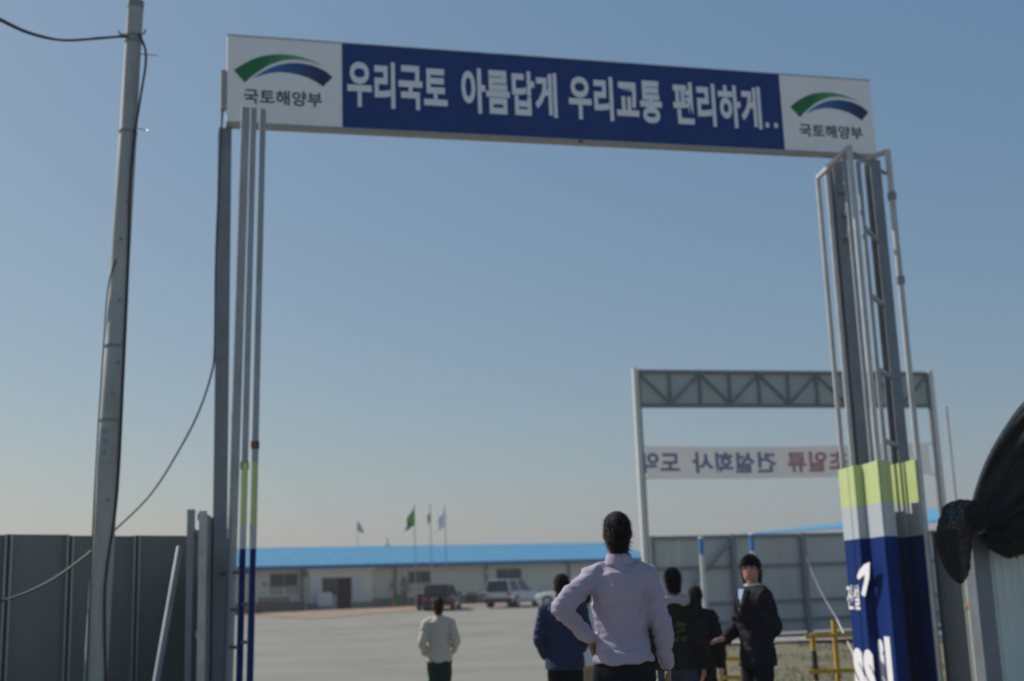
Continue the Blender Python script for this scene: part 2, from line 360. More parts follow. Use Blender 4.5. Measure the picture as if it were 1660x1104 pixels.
def emblem(xa, ya, xb, yb):
    # outline in the sign's own plane, read on the left panel; the right one is the same print moved along
    ref = [G.uv(360 + x / 6.495, 50 + y / 6.495) for x, y in GREEN]; ref2 = [G.uv(360 + x / 6.495, 50 + y / 6.495) for x, y in BLUE]
    ua, ub_ = G.uv(xa, ya)[0], G.uv(xb, yb)[0]; r0, r1 = ref[0][0], ref2[14][0]
    dv = G.uv(xa, ya)[1] - ref[0][1]
    for P, nm, m in ((ref, 'green_arc', 'emblem_green'), (ref2, 'blue_arc', 'emblem_blue')):
        q = [(ua + (u - r0) / (r1 - r0) * (ub_ - ua), v + dv) for u, v in P]
        o = MB().quad(*[G.p(u, -0.004, v) for u, v in q]); o = o.build(nm, m, sb)
emblem(379, 114, 539, 125)
emblem(1281, 173, 1408, 186)
a, b_ = G.uv(460, 171)[1], G.uv(460, 147)[1]
lettering('국토해양부', 0.022, fit(G, 395, 155, 522, 159, a, b_, -0.004), 'print_black', sb)
a, b_ = G.uv(1346, 224)[1], G.uv(1346, 203)[1]
lettering('국토해양부', 0.022, fit(G, 1296, 212, 1398, 217, a, b_, -0.004), 'print_black', sb)

def vpipe(name, x, y, Y, top_y, w, m, parent, d=None, zb=None, label=None, zt=None):
    """upright square tube that passes through pixel (x, y) at depth Y; its head shows at pixel row top_y"""
    P = at(x, y, Y); zt = at(x, top_y, Y).z if zt is None else zt
    zb = gz(Y) if zb is None else zb
    o = MB().tube([(P.x, P.y, zb), (P.x, P.y, zt)], w * .55, 20).build(name, m, parent, smooth=True)
    if label: o['label'] = label
    return P, o
def lean_tube(xt, yt, xb, yb, Y, w, m):
    T_, B_ = at(xt, yt, Y), at(xb, yb, Y); k = (gz(Y) - T_.z) / (B_.z - T_.z); E_ = T_.lerp(B_, k)
    MB().tube([E_, T_], w * .55, 20).build('upright_tube', m, gate_root, smooth=True)
    return lambda z: E_.lerp(T_, (z - E_.z) / (T_.z - E_.z))
# left side: H post and three tubes of the pillar
def hpost(x, y, Y, top_z, w, parent):
    P = at(x, y, Y); b = MB(); f = Frame(Vector((P.x, P.y, 0)), Vector((P.x, P.y, 0)) + G.ex)
    z0 = gz(Y)
    b.box(f, -w/2, w/2, -w/2, -w/2 + .012, z0, top_z); b.box(f, -w/2, w/2, w/2 - .012, w/2, z0, top_z); b.box(f, -.006, .006, -w/2 + .0125, w/2 - .0125, z0, top_z)
    o = b.build('post', 'steel_dark', parent)
    MB().box(f, -w*.8, w*.8, -w*.8, w*.8, z0 + .001, z0 + .02).build('base_plate', 'steel_dark', o)
    return P
zsb = G.p(0, 0, 0).z
hpost(361, 500, 12.62, zsb - .014, 0.135, gate_root)
pp = at(357, 580, 12.5); MB().bar(pp + Vector((-.07, -.0, 0)), pp + Vector((.075, 0, 0)), .02, .012).build('weld_band', 'steel_dark', gate_root)
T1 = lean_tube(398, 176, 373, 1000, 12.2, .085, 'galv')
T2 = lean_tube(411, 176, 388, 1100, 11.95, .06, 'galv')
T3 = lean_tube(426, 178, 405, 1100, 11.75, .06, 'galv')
for Tt, py, Y in ((T2, 755, 11.95), (T3, 722, 11.75)):
    p = Tt(at(395, py, Y).z); MB().bar(p - Vector((.036, 0, 0)), p + Vector((.036, 0, 0)), .075, .08).build('bracket', 'rust', gate_root, bevel=.01)
for Tt, Y in ((T2, 11.95), (T3, 11.75)):           # coloured sheets wrapped round the tubes of the pillar, seen edge-on
    zs = [gz(Y) + .02, at(395, 890, Y).z, at(395, 852, Y).z, at(395, 750, Y).z]
    for k, m in enumerate(('panel_blue', 'panel_white', 'panel_green')):
        a, b2 = Tt(zs[k]), Tt(zs[k + 1]); MB().bar(a, b2, .05, .09, side=G.ex).build('pillar_sheet', m, gate_root)
for zz in (1.2, 1.55):
    MB().bar(T1(zz), T2(zz), .03).build('tie_bar', 'steel_dark', gate_root)
    MB().bar(T2(zz + .05), T3(zz + .05), .03).build('tie_bar', 'steel_dark', gate_root)
hp = at(361, 500, 12.62)
for Tt in (T1, T2, T3):
    MB().bar(Tt(1.9), (hp.x + .05, 12.54, 1.9), .03).build('tie_bar', 'steel_dark', gate_root)
# right side pillar: two wings of tubes with folded coloured sheets
YN, YF = 13.9, 14.95
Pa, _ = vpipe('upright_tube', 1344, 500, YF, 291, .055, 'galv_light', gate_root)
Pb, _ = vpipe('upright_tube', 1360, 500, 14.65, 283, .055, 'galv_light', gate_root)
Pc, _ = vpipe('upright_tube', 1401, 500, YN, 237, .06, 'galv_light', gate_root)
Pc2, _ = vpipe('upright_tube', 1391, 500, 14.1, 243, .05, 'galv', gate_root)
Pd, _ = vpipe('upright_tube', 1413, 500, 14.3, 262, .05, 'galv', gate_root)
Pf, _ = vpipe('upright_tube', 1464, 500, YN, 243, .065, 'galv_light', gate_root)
Pg = hpost(1375, 500, 14.95, G.p(G.W - .45, 0, 0).z - .014, .19, gate_root)
Pe = hpost(1436, 500, 14.99, G.p(G.W, 0, 0).z - .014, .15, gate_root)
za, zc, zf = at(1323, 291, YF).z, at(1376, 241, YN).z, at(1437, 243, YN).z
MB().bar((Pa.x, Pa.y, za + .025), (Pc.x, Pc.y, zc + .02), .05).build('top_rail', 'galv_light', gate_root)
MB().bar((Pd.x, Pd.y, at(1400, 262, 14.3).z), (Pf.x, Pf.y, zf - .02), .05).build('top_rail', 'galv_light', gate_root)
MB().bar((Pc.x + .04, Pc.y, zc - .05), (Pf.x - .04, Pf.y, zf - .30), .03).build('tie_bar', 'steel_dark', gate_root)
for k in range(3):
    z = zc - .25 - k * .3
    MB().bar((Pg.x + .06, Pg.y - .07, z), (Pc2.x, Pc2.y, z + .02), .035).build('lacing_bar', 'galv', gate_root)
for py in (368, 478, 598, 715):
    z = at(1405, py, 14.3).z
    MB().bar((Pd.x, Pd.y, z), (Pe.x - .05, Pe.y - .07, z), .045).build('lacing_bar', 'galv', gate_root)
for P, py in ((Pf, 318), (Pf, 455)):
    z = at(1450, py, YN).z; MB().bar((P.x - .04, P.y, z), (P.x + .04, P.y, z), .082, .09).build('bracket', 'steel_dark', gate_root)
def folded_sheet(A, B, zt, n, depth, inward, zs, parent, flip=1):
    """pressed sheet between two uprights A (far) and B (near); zs: band heights from the ground up"""
    e = (B - A); e.z = 0; Lh = e.length; e.normalize(); nrm = inward
    prof = [(0, depth), (.30, depth), (.315, depth - .012), (.335, depth), (.50, depth), (.535, 0), (1, 0)]
    for k, m in enumerate(('panel_blue', 'panel_white', 'panel_green')):
        mb = MB(); pts = [Vector((A.x, A.y, 0)) + e * (t * Lh) + nrm * d for t, d in prof]; th = nrm * .012
        lo, hi = [], []
        ring = pts + [p + th for p in reversed(pts)]
        z0, z1 = zs[k], zs[k + 1]
        i = len(mb.v); N = len(ring)
        mb.v += [p + Vector((0, 0, z0)) for p in ring] + [p + Vector((0, 0, z1)) for p in ring]
        for j in range(N): mb.f.append((i + j, i + (j + 1) % N, i + N + (j + 1) % N, i + N + j))
        M = len(pts)
        for j in range(M - 1):
            mb.f.append((i + j, i + j + 1, i + N - 2 - j, i + N - 1 - j)); mb.f.append((i + N + j, i + N + N - 1 - j, i + N + N - 2 - j, i + N + j + 1))
        mb.build('pillar_sheet', m, parent)
    return Lh, e
out_l = -G.ex                                    # towards the road
A1 = Vector((Pa.x, Pa.y, 0)) + G.ex * .06 + G.ey * .02; B1 = Vector((Pc.x, Pc.y, 0)) - G.ex * .045 - G.ey * .06
zb = [gz(14), at(1400, 872, 14.2).z, at(1400, 818, 14.2).z, at(1420, 747, YN).z]
L1, e1 = folded_sheet(A1, B1, 0, 2, .105, -G.ex, zb, gate_root)
fr_ = Frame(Vector((B1.x, B1.y, 0)), Vector((B1.x, B1.y, 0)) + G.ex)          # front return of the near edge
for k, m in enumerate(('panel_blue', 'panel_white', 'panel_green')):
    MB().box(fr_, .004, .085, -.004, .010, zb[k], zb[k + 1]).build('return_sheet', m, gate_root); MB().box(fr_, .095, .19, .05, .064, zb[k], zb[k + 1]).build('return_sheet', m, gate_root)
B2 = Vector((Pf.x, Pf.y, 0)) - G.ex * .045 - G.ey * .02; A2 = B2 - e1 * .85 - G.ex * .02
folded_sheet(A2, B2, 0, 1, .03, -G.ex, zb, gate_root)
# print on the road-side sheet
W1 = Frame(Vector((A1.x, A1.y, 0)), Vector((B1.x, B1.y, 0)))
# the frame's d axis must point away from the road
sgn = 1 if W1.ey.dot(G.ex) > 0 else -1
PF, PN = .121, .017                              # how far the print stands off on the outer and the inner fold
def onsheet(x, y, proud): u, z = W1.uv(x, y, -proud * sgn); return W1.o + W1.ex * u - W1.ey * (sgn * proud) + Vector((0, 0, z))
def sfit(xa, xb, yc, y0, y1, proud):
    ua, ub_ = W1.uv(xa, yc, -proud * sgn)[0], W1.uv(xb, yc, -proud * sgn)[0]; za_, zb_ = W1.uv((xa + xb) / 2, y0, -proud * sgn)[1], W1.uv((xa + xb) / 2, y1, -proud * sgn)[1]
    return lambda x, y: W1.o + W1.ex * (ua + (ub_ - ua) * x) - W1.ey * (sgn * proud) + Vector((0, 0, za_ + (zb_ - za_) * y))
lettering('건설', 0.02, sfit(1373, 1393, 967, 988, 948, PF), 'print_white', gate_root)
sw = [(1409, 914), (1408, 940), (1401, 971), (1395, 966), (1400, 945), (1401, 934), (1391, 943), (1388, 938), (1392, 927), (1400, 918)]
MB().quad(*[onsheet(x + 1, y - 3, PF + .003) for x, y in sw]).build('swoosh_mark', 'print_white', gate_root)
lettering('ss', 0.045, sfit(1385, 1418, 1090, 1130, 1052, PF), 'print_white', gate_root)
lettering('il', 0.045, sfit(1426, 1447, 1090, 1130, 1032, PN), 'print_white', gate_root)

# ------------------------------------------------------------------ far blue-roofed office
BL_, BR_ = at(410, 990, 74), at(980, 985, 86)
BZ = gz(80)
B = Frame(Vector((BL_.x, BL_.y, BZ)), Vector((BR_.x, BR_.y, BZ)))
off = thing('site_office', B.p(0, 0, 0), 'long low cream site office with bright blue metal roof at the back of the yard', 'building')
U0, U1 = B.uv(240, 960)[0], B.uv(1044, 940)[0]
EZ = B.uv(640, 916)[1]; DZ = B.uv(640, 969)[1]
DEP = 7.0
RZ = B.uv(640, 886, DEP / 2)[1]
seams = [U0] + [B.uv(x, 940)[0] for x in (488, 640, 788, 922)] + [U1]
pu0, pu1 = B.uv(494, 940)[0], B.uv(594, 940)[0]
for k in range(5):
    a, b2 = seams[k] + .012, seams[k + 1] - .012
    MB().box(B, a, b2, 0, .12, DZ, EZ).build('wall_panel', 'wall_cream', off)
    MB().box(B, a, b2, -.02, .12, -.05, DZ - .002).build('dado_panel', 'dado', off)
MB().box(B, U0, U1, DEP - .1, DEP, -.05, EZ).build('rear_wall', 'wall_cream', off)
for u in (U0, U1 - .1):
    mb = MB(); q = [B.p(u, .13, -.05), B.p(u, DEP - .11, -.05), B.p(u, DEP - .11, EZ), B.p(u, DEP / 2, RZ - .06), B.p(u, .13, EZ)]
    mb.extr(q, B.ex * .1); mb.build('gable_wall', 'wall_cream', off)
def slab(fr, u0, u1, d0, z0, d1, z1, t):
    return MB().hexa([fr.p(u0, d0, z0), fr.p(u1, d0, z0), fr.p(u1, d1, z1), fr.p(u0, d1, z1)], [fr.p(u0, d0, z0 + t), fr.p(u1, d0, z0 + t), fr.p(u1, d1, z1 + t), fr.p(u0, d1, z1 + t)])
n = 26; rw = (U1 - U0 + .8) / n
for k in range(n):                                # roofing sheets, each with a standing seam
    a = U0 - .4 + k * rw
    o = slab(B, a + .006, a + rw - .006, -.55, EZ + .03, DEP / 2, RZ, .05).build('roof_sheet', 'roof_blue', off)
    slab(B, a - .03, a + .03, -.55, EZ + .082, DEP / 2, RZ + .052, .035).build('roof_seam', 'roof_blue', o)
slab(B, U0 - .4, U1 + .4, DEP + .5, EZ + .03, DEP / 2 + .01, RZ, .05).build('rear_roof', 'roof_blue', off)
MB().box(B, U0 - .4, U1 + .4, -.66, -.555, EZ - .12, EZ + .09).build('gutter', 'gutter_blue', off)
for x in (488, 640, 788, 922):
    u = B.uv(x, 940)[0]; MB().box(B, u - .06, u + .06, -.16, -.03, .02, EZ - .02).build('downpipe', 'wall_grey', off)
def window(x0, x1, y0, y1, mull=True):
    ua, ub_ = B.uv(x0, y0)[0], B.uv(x1, y0)[0]; za_, zb_ = B.uv(x0, y1)[1], B.uv(x0, y0)[1]
    wdw = MB().box(B, ua, ub_, -.03, -.004, za_, zb_).build('window', 'frame_grey', off); t = .05; mid = (ua + ub_) / 2
    for c, d in (((ua + t), mid - t / 2), (mid + t / 2, ub_ - t)):
        MB().box(B, c, d, -.04, -.031, za_ + t, zb_ - t).build('pane', 'glass', wdw)
    MB().box(B, ua - .06, ub_ + .06, -.1, -.041, za_ - .07, za_ - .003).build('sill', 'frame_grey', wdw)
window(437, 483, 930, 952); window(661, 698, 926, 946); window(804, 845, 922, 942)
# projecting porch with door
pr = MB().box(B, pu0, pu1, -.9, -.022, -.05, EZ - .25).build('porch', 'wall_cream', off)
slab(B, pu0 - .15, pu1 + .15, -1.15, EZ - .245, -.02, EZ - .19, .05).build('porch_roof', 'wall_cream', off)
du0, du1 = B.uv(523, 960, -.9)[0], B.uv(569, 960, -.9)[0]; dm = B.uv(546, 960, -.9)[0]; dz = B.uv(550, 937, -.9)[1]
MB().box(B, du0 - .06, du1 + .06, -.93, -.902, -.03, dz + .06).build('door_frame', 'frame_grey', pr)
MB().box(B, dm, du1, -.94, -.931, -.03, dz).build('open_doorway', 'dark_open', pr)
MB().box(B, du0, dm - .03, -.94, -.931, dz * .45, dz).build('door_pane', 'glass', pr)
for x0, x1 in ((503, 519), (571, 590)):
    MB().box(B, B.uv(x0, 950, -.9)[0], B.uv(x1, 950, -.9)[0], -.925, -.903, B.uv(510, 971)[1], B.uv(510, 936)[1]).build('notice_panel', 'board_white', pr)
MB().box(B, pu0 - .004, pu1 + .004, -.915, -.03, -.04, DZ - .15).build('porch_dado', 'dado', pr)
for q in range(6):   # wall lettering below the first window, small dark shapes too far off to read
    ua = B.uv(440 + q * 7 + (4 if q > 2 else 0), 960)[0]; MB().box(B, ua, ua + .14, -.012, -.004, B.uv(440, 964)[1], B.uv(440, 956)[1]).build('wall_letter', 'wall_grey', off)
mb = MB(); c = B.uv(429, 947); mb.extr([B.p(c[0] + .17 * math.cos(t), -.004, c[1] + .17 * math.sin(t)) for t in [k * math.pi / 8 for k in range(16)]], -B.ey * .03); mb.build('round_sign', 'cloth_bluegrey', off)
for q in range(5):
    ua = B.uv(664 + q * 7, 955)[0]; MB().box(B, ua, ua + .13, -.012, -.004, B.uv(664, 960)[1], B.uv(664, 952)[1]).build('wall_letter', 'wall_grey', off)
for x, y in ((636, 948), (788, 927), (493, 932)):
    c = B.uv(x, y); MB().box(B, c[0] - .13, c[0] + .13, -.3, -.17, c[1] - .14, c[1] + .14).build('meter_box', 'wall_grey' if x != 788 else 'board_white', off, bevel=.02)
def dirt_strip():
    b = MB(); ua, ub_ = B.uv(350, 990)[0], B.uv(740, 980)[0]; nu_, nd_ = 24, 12
    for i in range(nu_ + 1):
        t = i / nu_; dmax = 16 - 8 * t + 1.2 * noise.noise(Vector((t * 6, 1, 0)))
        for j in range(nd_ + 1): p = B.p(ua + (ub_ - ua) * t, -.06 - dmax * j / nd_, 0); b.v.append(Vector((p.x, p.y, gz(p.y) + .02)))
    for i in range(nu_):
        for j in range(nd_): k = i * (nd_ + 1) + j; b.f.append((k, k + 1, k + nd_ + 2, k + nd_ + 1))
    struct(b.build('dirt_strip', 'dirt', smooth=True))
dirt_strip()
# things along the office front
def local(fr, u, d): return Frame(fr.p(u, d, 0), fr.p(u, d, 0) + fr.ex)
u = B.uv(540, 972, -1.6)[0] - .5; f = local(B, u, -1.6)
t = thing('notice_board', f.p(0, 0, 0), 'white standing notice board leaning beside the dark office doorway', 'notice board')
MB().box(f, -.45, .42, -.03, .03, .22, 1.0).build('board', 'board_white', t)
for q in (-.3, .3): MB().box(f, q - .025, q + .025, -.028, .028, 0, .219).build('leg', 'frame_grey', t)
u = B.uv(447, 980, -1.2)[0]; f = local(B, u, -1.2)
t = thing('wooden_bench', f.p(0, 0, 0), 'low red brown wooden bench below the first office window', 'bench')
for k in range(3): MB().box(f, -.95, .95, -.25 + k * .17, -.1 + k * .17, .38, .42).build('seat_plank', 'dirt', t)
for k in range(2): MB().box(f, -.95, .95, .26, .29, .5 + k * .17, .63 + k * .17).build('back_plank', 'dirt', t)
for a in (-.8, .8):
    for d in (-.2, .2): MB().box(f, a - .03, a + .03, d - .03, d + .03, 0, .379).build('leg', 'steel_dark', t)
    MB().box(f, a - .03, a + .03, .291, .32, .38, .82).build('back_post', 'steel_dark', t)
u = B.uv(496, 960, -1.4)[0]; f = local(B, u, -1.4)
t = thing('thin_white_post', f.p(0, 0, 0), 'thin white post standing in front of the office porch corner', 'post')
MB().tube([f.p(0, 0, 0), f.p(0, 0, 1.75)], .05).build('shaft', 'lamp_post_white', t); MB().box(f, -.1, .1, -.1, .1, 0.001, .05).build('foot', 'kerb', t); MB().ell(f.p(0, 0, 1.79), (.065, .065, .06)).build('cap', 'lamp_post_white', t)
u = B.uv(655, 960, -1.0)[0]; f = local(B, u, -1.0)
# slender conifer sapling by the wall
t = thing('yellowish_sapling', f.p(0, 0, 0), 'slim yellowish green sapling by the office wall', 'tree')
MB().tube([f.p(0, 0, -.05), f.p(.02, .03, .9), f.p(0, 0, 1.7)], [.04, .03, .01]).build('trunk', 'rust', t)
mb = MB(); rr = random.Random(3)
mat('leaf_yellow', (0.16, 0.145, 0.03), 0.8, var=0.4, scale=9)
for k in range(420):
    z = rr.uniform(.55, 1.85); w_ = .3 * (1 - abs(z - 1.1) / 1.1) + .04; a = rr.uniform(0, 6.28); c = f.p(w_ * rr.random() ** .5 * math.cos(a), w_ * rr.random() ** .5 * math.sin(a), z)
    x, y = Vector((rr.gauss(0, 1), rr.gauss(0, 1), rr.gauss(0, 1))).normalized() * .055, Vector((rr.gauss(0, 1), rr.gauss(0, 1), rr.gauss(0, 1))).normalized() * .035
    mb.quad(c - x, c + y, c + x, c - y)
mb.build('crown', 'leaf_yellow', t)
u = B.uv(645, 975, -1.7)[0]; f = local(B, u, -1.7)
t = thing('green_bin', f.p(0, 0, 0), 'small dark green bin on the dirt before the office', 'bin')
MB().loft([[f.p(r_ * math.cos(a), r_ * math.sin(a), z) for a in [k * math.pi / 6 for k in range(12)]] for r_, z in ((.17, 0), (.22, .6), (.24, .62), (.24, .66))]).build('body', 'green_paint', t); MB().ell(f.p(0, 0, .68), (.2, .2, .07)).build('lid', 'green_paint', t)
u = B.uv(638, 985, -2.2)[0]; f = local(B, u, -2.2)
t = thing('traffic_cone', f.p(0, 0, 0), 'small orange yellow cone on the dirt beside the green bin', 'cone')
MB().loft([[f.p(r_ * math.cos(a), r_ * math.sin(a), z) for a in [k * math.pi / 6 for k in range(12)]] for r_, z in ((.13, .041), (.09, .2), (.03, .48))]).build('body', 'orange', t); MB().box(f, -.18, .18, -.18, .18, .001, .04).build('base', 'orange', t)
u = B.uv(764, 985, -3)[0]; f = local(B, u, -3)
t = thing('planter_tub', f.p(0, 0, 0), 'dark low planter tub between the black car and the silver car', 'planter')
MB().loft([[f.p(r_ * math.cos(a), r_ * math.sin(a), z) for a in [k * math.pi / 8 for k in range(16)]] for r_, z in ((.32, 0), (.4, .42), (.44, .44), (.44, .5), (.38, .5), (.37, .44))]).build('tub', 'plastic_black', t)
mb = MB()
for k in range(160):
    a = rr.uniform(0, 6.28); r_ = .34 * rr.random() ** .5; c = f.p(r_ * math.cos(a), r_ * math.sin(a), rr.uniform(.46, .72)); x = Vector((rr.gauss(0, 1), rr.gauss(0, 1), rr.gauss(0, 1))).normalized() * .07; y = x.orthogonal().normalized() * .03
    mb.quad(c - x, c + y, c + x, c - y)
mb.build('foliage', 'grass', t)
u = B.uv(398, 992, -4)[0]; f = local(B, u, -4)
t = thing('material_pile', f.p(0, 0, 0), 'low dark pile of stacked timber beside the left gate pillar at the yard edge', 'timber pile')
for k in range(9):
    r_, c_ = divmod(k, 3); MB().box(f, -1.3 + rr.uniform(-.1, .1), .9 + rr.uniform(-.1, .1), c_ * .22, c_ * .22 + .19, r_ * .13, r_ * .13 + .12).build('beam', 'rust', t)

# ------------------------------------------------------------------ flags
def flag(x, ytop, ybase, Y, m, fy0, fy1, fx, label, extra=None, base=None):
    P = at(x, ybase, Y); zb = gz(Y) if base is None else base; zt = at(x, ytop, Y).z
    t = thing('flagpole', Vector((P.x, Y, zb)), label, 'flagpole', 'flags over the site office')
    X = at(x, (ytop + ybase) / 2, Y).x
    MB().tube([(X, Y, zb), (X, Y, zt)], [.035, .022], 8).build('pole', 'galv', t); MB().ell((X, Y, zt + .04), (.06, .06, .05), 10, 6).build('finial', 'lamp_post_white', t)
    z1, z0 = at(x, fy0, Y).z, at(x, fy1, Y).z; sx = fx * Y / FPX
    mb = MB(); nu, nv = 9, 12; idx = {}
    for j in range(nv + 1):
        for i in range(nu + 1):
            s_, q = i / nu, j / nv
            px_ = X + sx * s_ * (.55 + .45 * q) + .05 * math.sin(7 * q + 3 * s_) * s_
            py_ = Y - .05 + .12 * math.sin(s_ * 9 + q * 2) * s_
            pz_ = z1 + (z0 - z1) * (q * .72 + s_ * .28)
            idx[i, j] = len(mb.v); mb.v.append(Vector((px_, py_, pz_)))
    for j in range(nv):
        for i in range(nu): mb.f.append((idx[i, j], idx[i + 1, j], idx[i + 1, j + 1], idx[i, j + 1]))
    fo = mb.build('flag', m, t, smooth=True); so_ = fo.modifiers.new('thick', 'SOLIDIFY'); so_.thickness = .006
    if extra:
        mb2 = MB()
        for (i, j) in [(i, j) for i in range(2, 7) for j in range(4, 8)]:
            mb2.quad(*[mb.v[idx[a]] + Vector((0, -.012, 0)) for a in ((i, j), (i + 1, j), (i + 1, j + 1), (i, j + 1))])
        mb2.build('flag_patch', extra, fo, smooth=True)
flag(673, 821, 985, 70.0, 'flag_green', 823, 862, -16, 'flagpole with limp green and yellow flag above the blue office roof', 'flag_yellow')
flag(699, 820, 985, 70.5, 'flag_pale', 826, 852, -6, 'flagpole with narrow pale reddish flag between the green and white flags')
flag(723, 822, 985, 71.0, 'flag_white', 822, 864, -15, 'flagpole with limp plain white flag above the blue office roof')
flag(580, 845, 985, 98.0, 'flag_teal', 846, 866, 11, 'small faint grey green flag behind the roof, leftmost of the four flags', base=.85)
P = at(628, 880, 98); t = thing('antenna_mast', Vector((P.x, 98, .85)), 'thin short dark mast poking above the roof between the flags', 'mast')
MB().tube([(P.x, 98, .85), (P.x, 98, at(628, 872, 98).z)], .05, 8).build('shaft', 'steel_dark', t); MB().bar((P.x - .3, 98.06, P.z - .2), (P.x + .3, 98.06, P.z - .2), .05).build('crossbar', 'steel_dark', t)

# ------------------------------------------------------------------ cars
def car(name, x, Y, yaw, L, Wd, H, body, label, van=False, cat='car', xpix_z=None):
    P = atxz(x, Y, gz(Y)); root = thing(name, Vector((P.x, Y, gz(Y))), label, cat)
    c, s = math.cos(yaw), math.sin(yaw)
    def T(a, b, z): return Vector((P.x + a * c - b * s, Y + a * s + b * c, gz(Y) + z))   # a: along the car (+ front), b: left
    hw = Wd / 2; zb = .28 * H / 1.5; zs = H * .58
    # lower body: lofted cross sections
    def sec(a, w_, z0, z1): return [T(a, -w_ * .94, z0), T(a, w_ * .94, z0), T(a, w_, z0 + (z1 - z0) * .3), T(a, w_, z0 + (z1 - z0) * .72), T(a, w_ * .92, z1), T(a, -w_ * .92, z1), T(a, -w_, z0 + (z1 - z0) * .72), T(a, -w_, z0 + (z1 - z0) * .3)]
    hood = zs * .92
    S_ = [(-L/2, hw * .86, zb + .08, zs * .9), (-L/2 + .08, hw * .95, zb, zs * .98), (-L*.3, hw, zb - .04, zs), (L*.12, hw, zb - .04, zs), (L*.22, hw, zb - .04, zs * .98), (L*.4, hw * .97, zb - .02, hood), (L/2 - .08, hw * .9, zb, hood * .86), (L/2, hw * .78, zb + .06, hood * .72)]
    bd = MB().loft([sec(*q) for q in S_]).build('body', body, root, smooth=True)
    # greenhouse
    rb, rf = (-L/2 + .12, L * .0) if van else (-L * .26, L * .02)
    bb, bf = (-L/2 + .03, L * .2) if van else (-L * .4, L * .2)
    w0, w1 = hw * .9, hw * .74
    base = [T(bb, -w0, zs - .03), T(bf, -w0, zs - .03), T(bf, w0, zs - .03), T(bb, w0, zs - .03)]; top = [T(rb, -w1, H), T(rf, -w1, H), T(rf, w1, H), T(rb, w1, H)]
    MB().hexa(base, top).build('cabin', body, root, bevel=.1)
    def lerp4(q, m_=.12, out=.012):
        ctr = sum(q, Vector()) / 4; nrm = (q[1] - q[0]).cross(q[3] - q[0]).normalized(); cc = T(0, 0, H * .75)
        if nrm.dot(ctr - cc) < 0: nrm = -nrm
        r_ = [p + (ctr - p) * m_ for p in q]; return MB().extr([p + nrm * .002 for p in r_], nrm * out)
    lerp4([base[0], base[3], top[3], top[0]]).build('rear_window', 'glass', root)
    lerp4([base[1], base[2], top[2], top[1]]).build('windscreen', 'glass', root)
    for i, j in ((0, 1), (3, 2)):
        for k in range(2):
            ta, tb_ = k * .5 + .02, k * .5 + .48
            lerp4([base[i].lerp(base[j], ta), base[i].lerp(base[j], tb_), top[i].lerp(top[j], tb_), top[i].lerp(top[j], ta)]).build('side_window', 'glass', root)
    wr = .32 * H / 1.5
    for a in (-L * .31, L * .32):
        for sd_ in (-1, 1):
            b0 = sd_ * (hw - .2); b1 = sd_ * (hw + .015)
            wl = MB().tube([T(a, b0, wr), T(a, b1, wr)], wr, 18).build('wheel', 'tyre', root); MB().tube([T(a, b1 - sd_ * .01, wr), T(a, b1 + sd_ * .012, wr)], wr * .62, 14).build('rim', 'rim', wl)
    mbx = MB().hexa([T(-L/2 - .07, -hw * .88, zb), T(-L/2 + .1, -hw * .96, zb), T(-L/2 + .1, hw * .96, zb), T(-L/2 - .07, hw * .88, zb)], [T(-L/2 - .07, -hw * .88, zb + .22), T(-L/2 + .1, -hw * .96, zb + .22), T(-L/2 + .1, hw * .96, zb + .22), T(-L/2 - .07, hw * .88, zb + .22)])
    mbx.build('rear_bumper', 'plastic_black', root, bevel=.03)
    MB().hexa([T(L/2 - .1, -hw * .93, zb), T(L/2 + .05, -hw * .78, zb), T(L/2 + .05, hw * .78, zb), T(L/2 - .1, hw * .93, zb)], [T(L/2 - .1, -hw * .93, zb + .2), T(L/2 + .05, -hw * .78, zb + .2), T(L/2 + .05, hw * .78, zb + .2), T(L/2 - .1, hw * .93, zb + .2)]).build('front_bumper', 'plastic_black', root, bevel=.03)
    for sd_ in (-1, 1):
        q = [(sd_ * hw * .68, zs * .72), (sd_ * hw * .9, zs * .72), (sd_ * hw * .88, zs * .92), (sd_ * hw * .7, zs * .92)]
        MB().hexa([T(-L/2 - .025, b_, z) for b_, z in q], [T(-L/2 + .12, b_, z) for b_, z in q]).build('tail_lamp', 'lamp_red', root)
        q = [(sd_ * hw * .5, zs * .5), (sd_ * hw * .8, zs * .52), (sd_ * hw * .8, zs * .66), (sd_ * hw * .5, zs * .64)]
        MB().hexa([T(L/2 + .02, b_, z) for b_, z in q], [T(L/2 - .1, b_, z) for b_, z in q]).build('headlamp', 'lamp_clear', root)
        MB().hexa(*[[T(L * .16 + a, sd_ * (hw + b_), zs + z) for a, b_ in ((-.05, -.06), (.05, -.06), (.05, .14), (-.05, .14))] for z in (0, .14)]).build('mirror', body, root, bevel=.02)
    q = [(-.26, zs * .62), (.26, zs * .62), (.26, zs * .62 + .12), (-.26, zs * .62 + .12)]
    MB().hexa([T(-L/2 - .03, b_, z) for b_, z in q], [T(-L/2 + .08, b_, z) for b_, z in q]).build('number_plate', 'board_white', root)
    return root
car('black_car', 717, 66, R(86), 4.0, 1.62, 1.30, 'car_black', 'black hatchback seen from behind with red tail lamps, parked before the office', van=True)
car('silver_car', 832, 67, R(66), 4.0, 1.66, 1.42, 'car_silver', 'silver boxy car parked at an angle in front of the office, rear towards the camera', van=True)
car('white_car', 936, 64, R(160), 4.1, 1.65, 1.4, 'car_white', 'white car mostly hidden behind the people standing in the road')
P = atxz(687, 66, gz(66))
t = thing('motor_scooter', Vector((P.x, 66, gz(66))), 'small dark motor scooter parked at the left of the black car', 'scooter')
fz = Frame(Vector((P.x, 66, gz(66))), Vector((P.x + .35, 67, gz(66))))
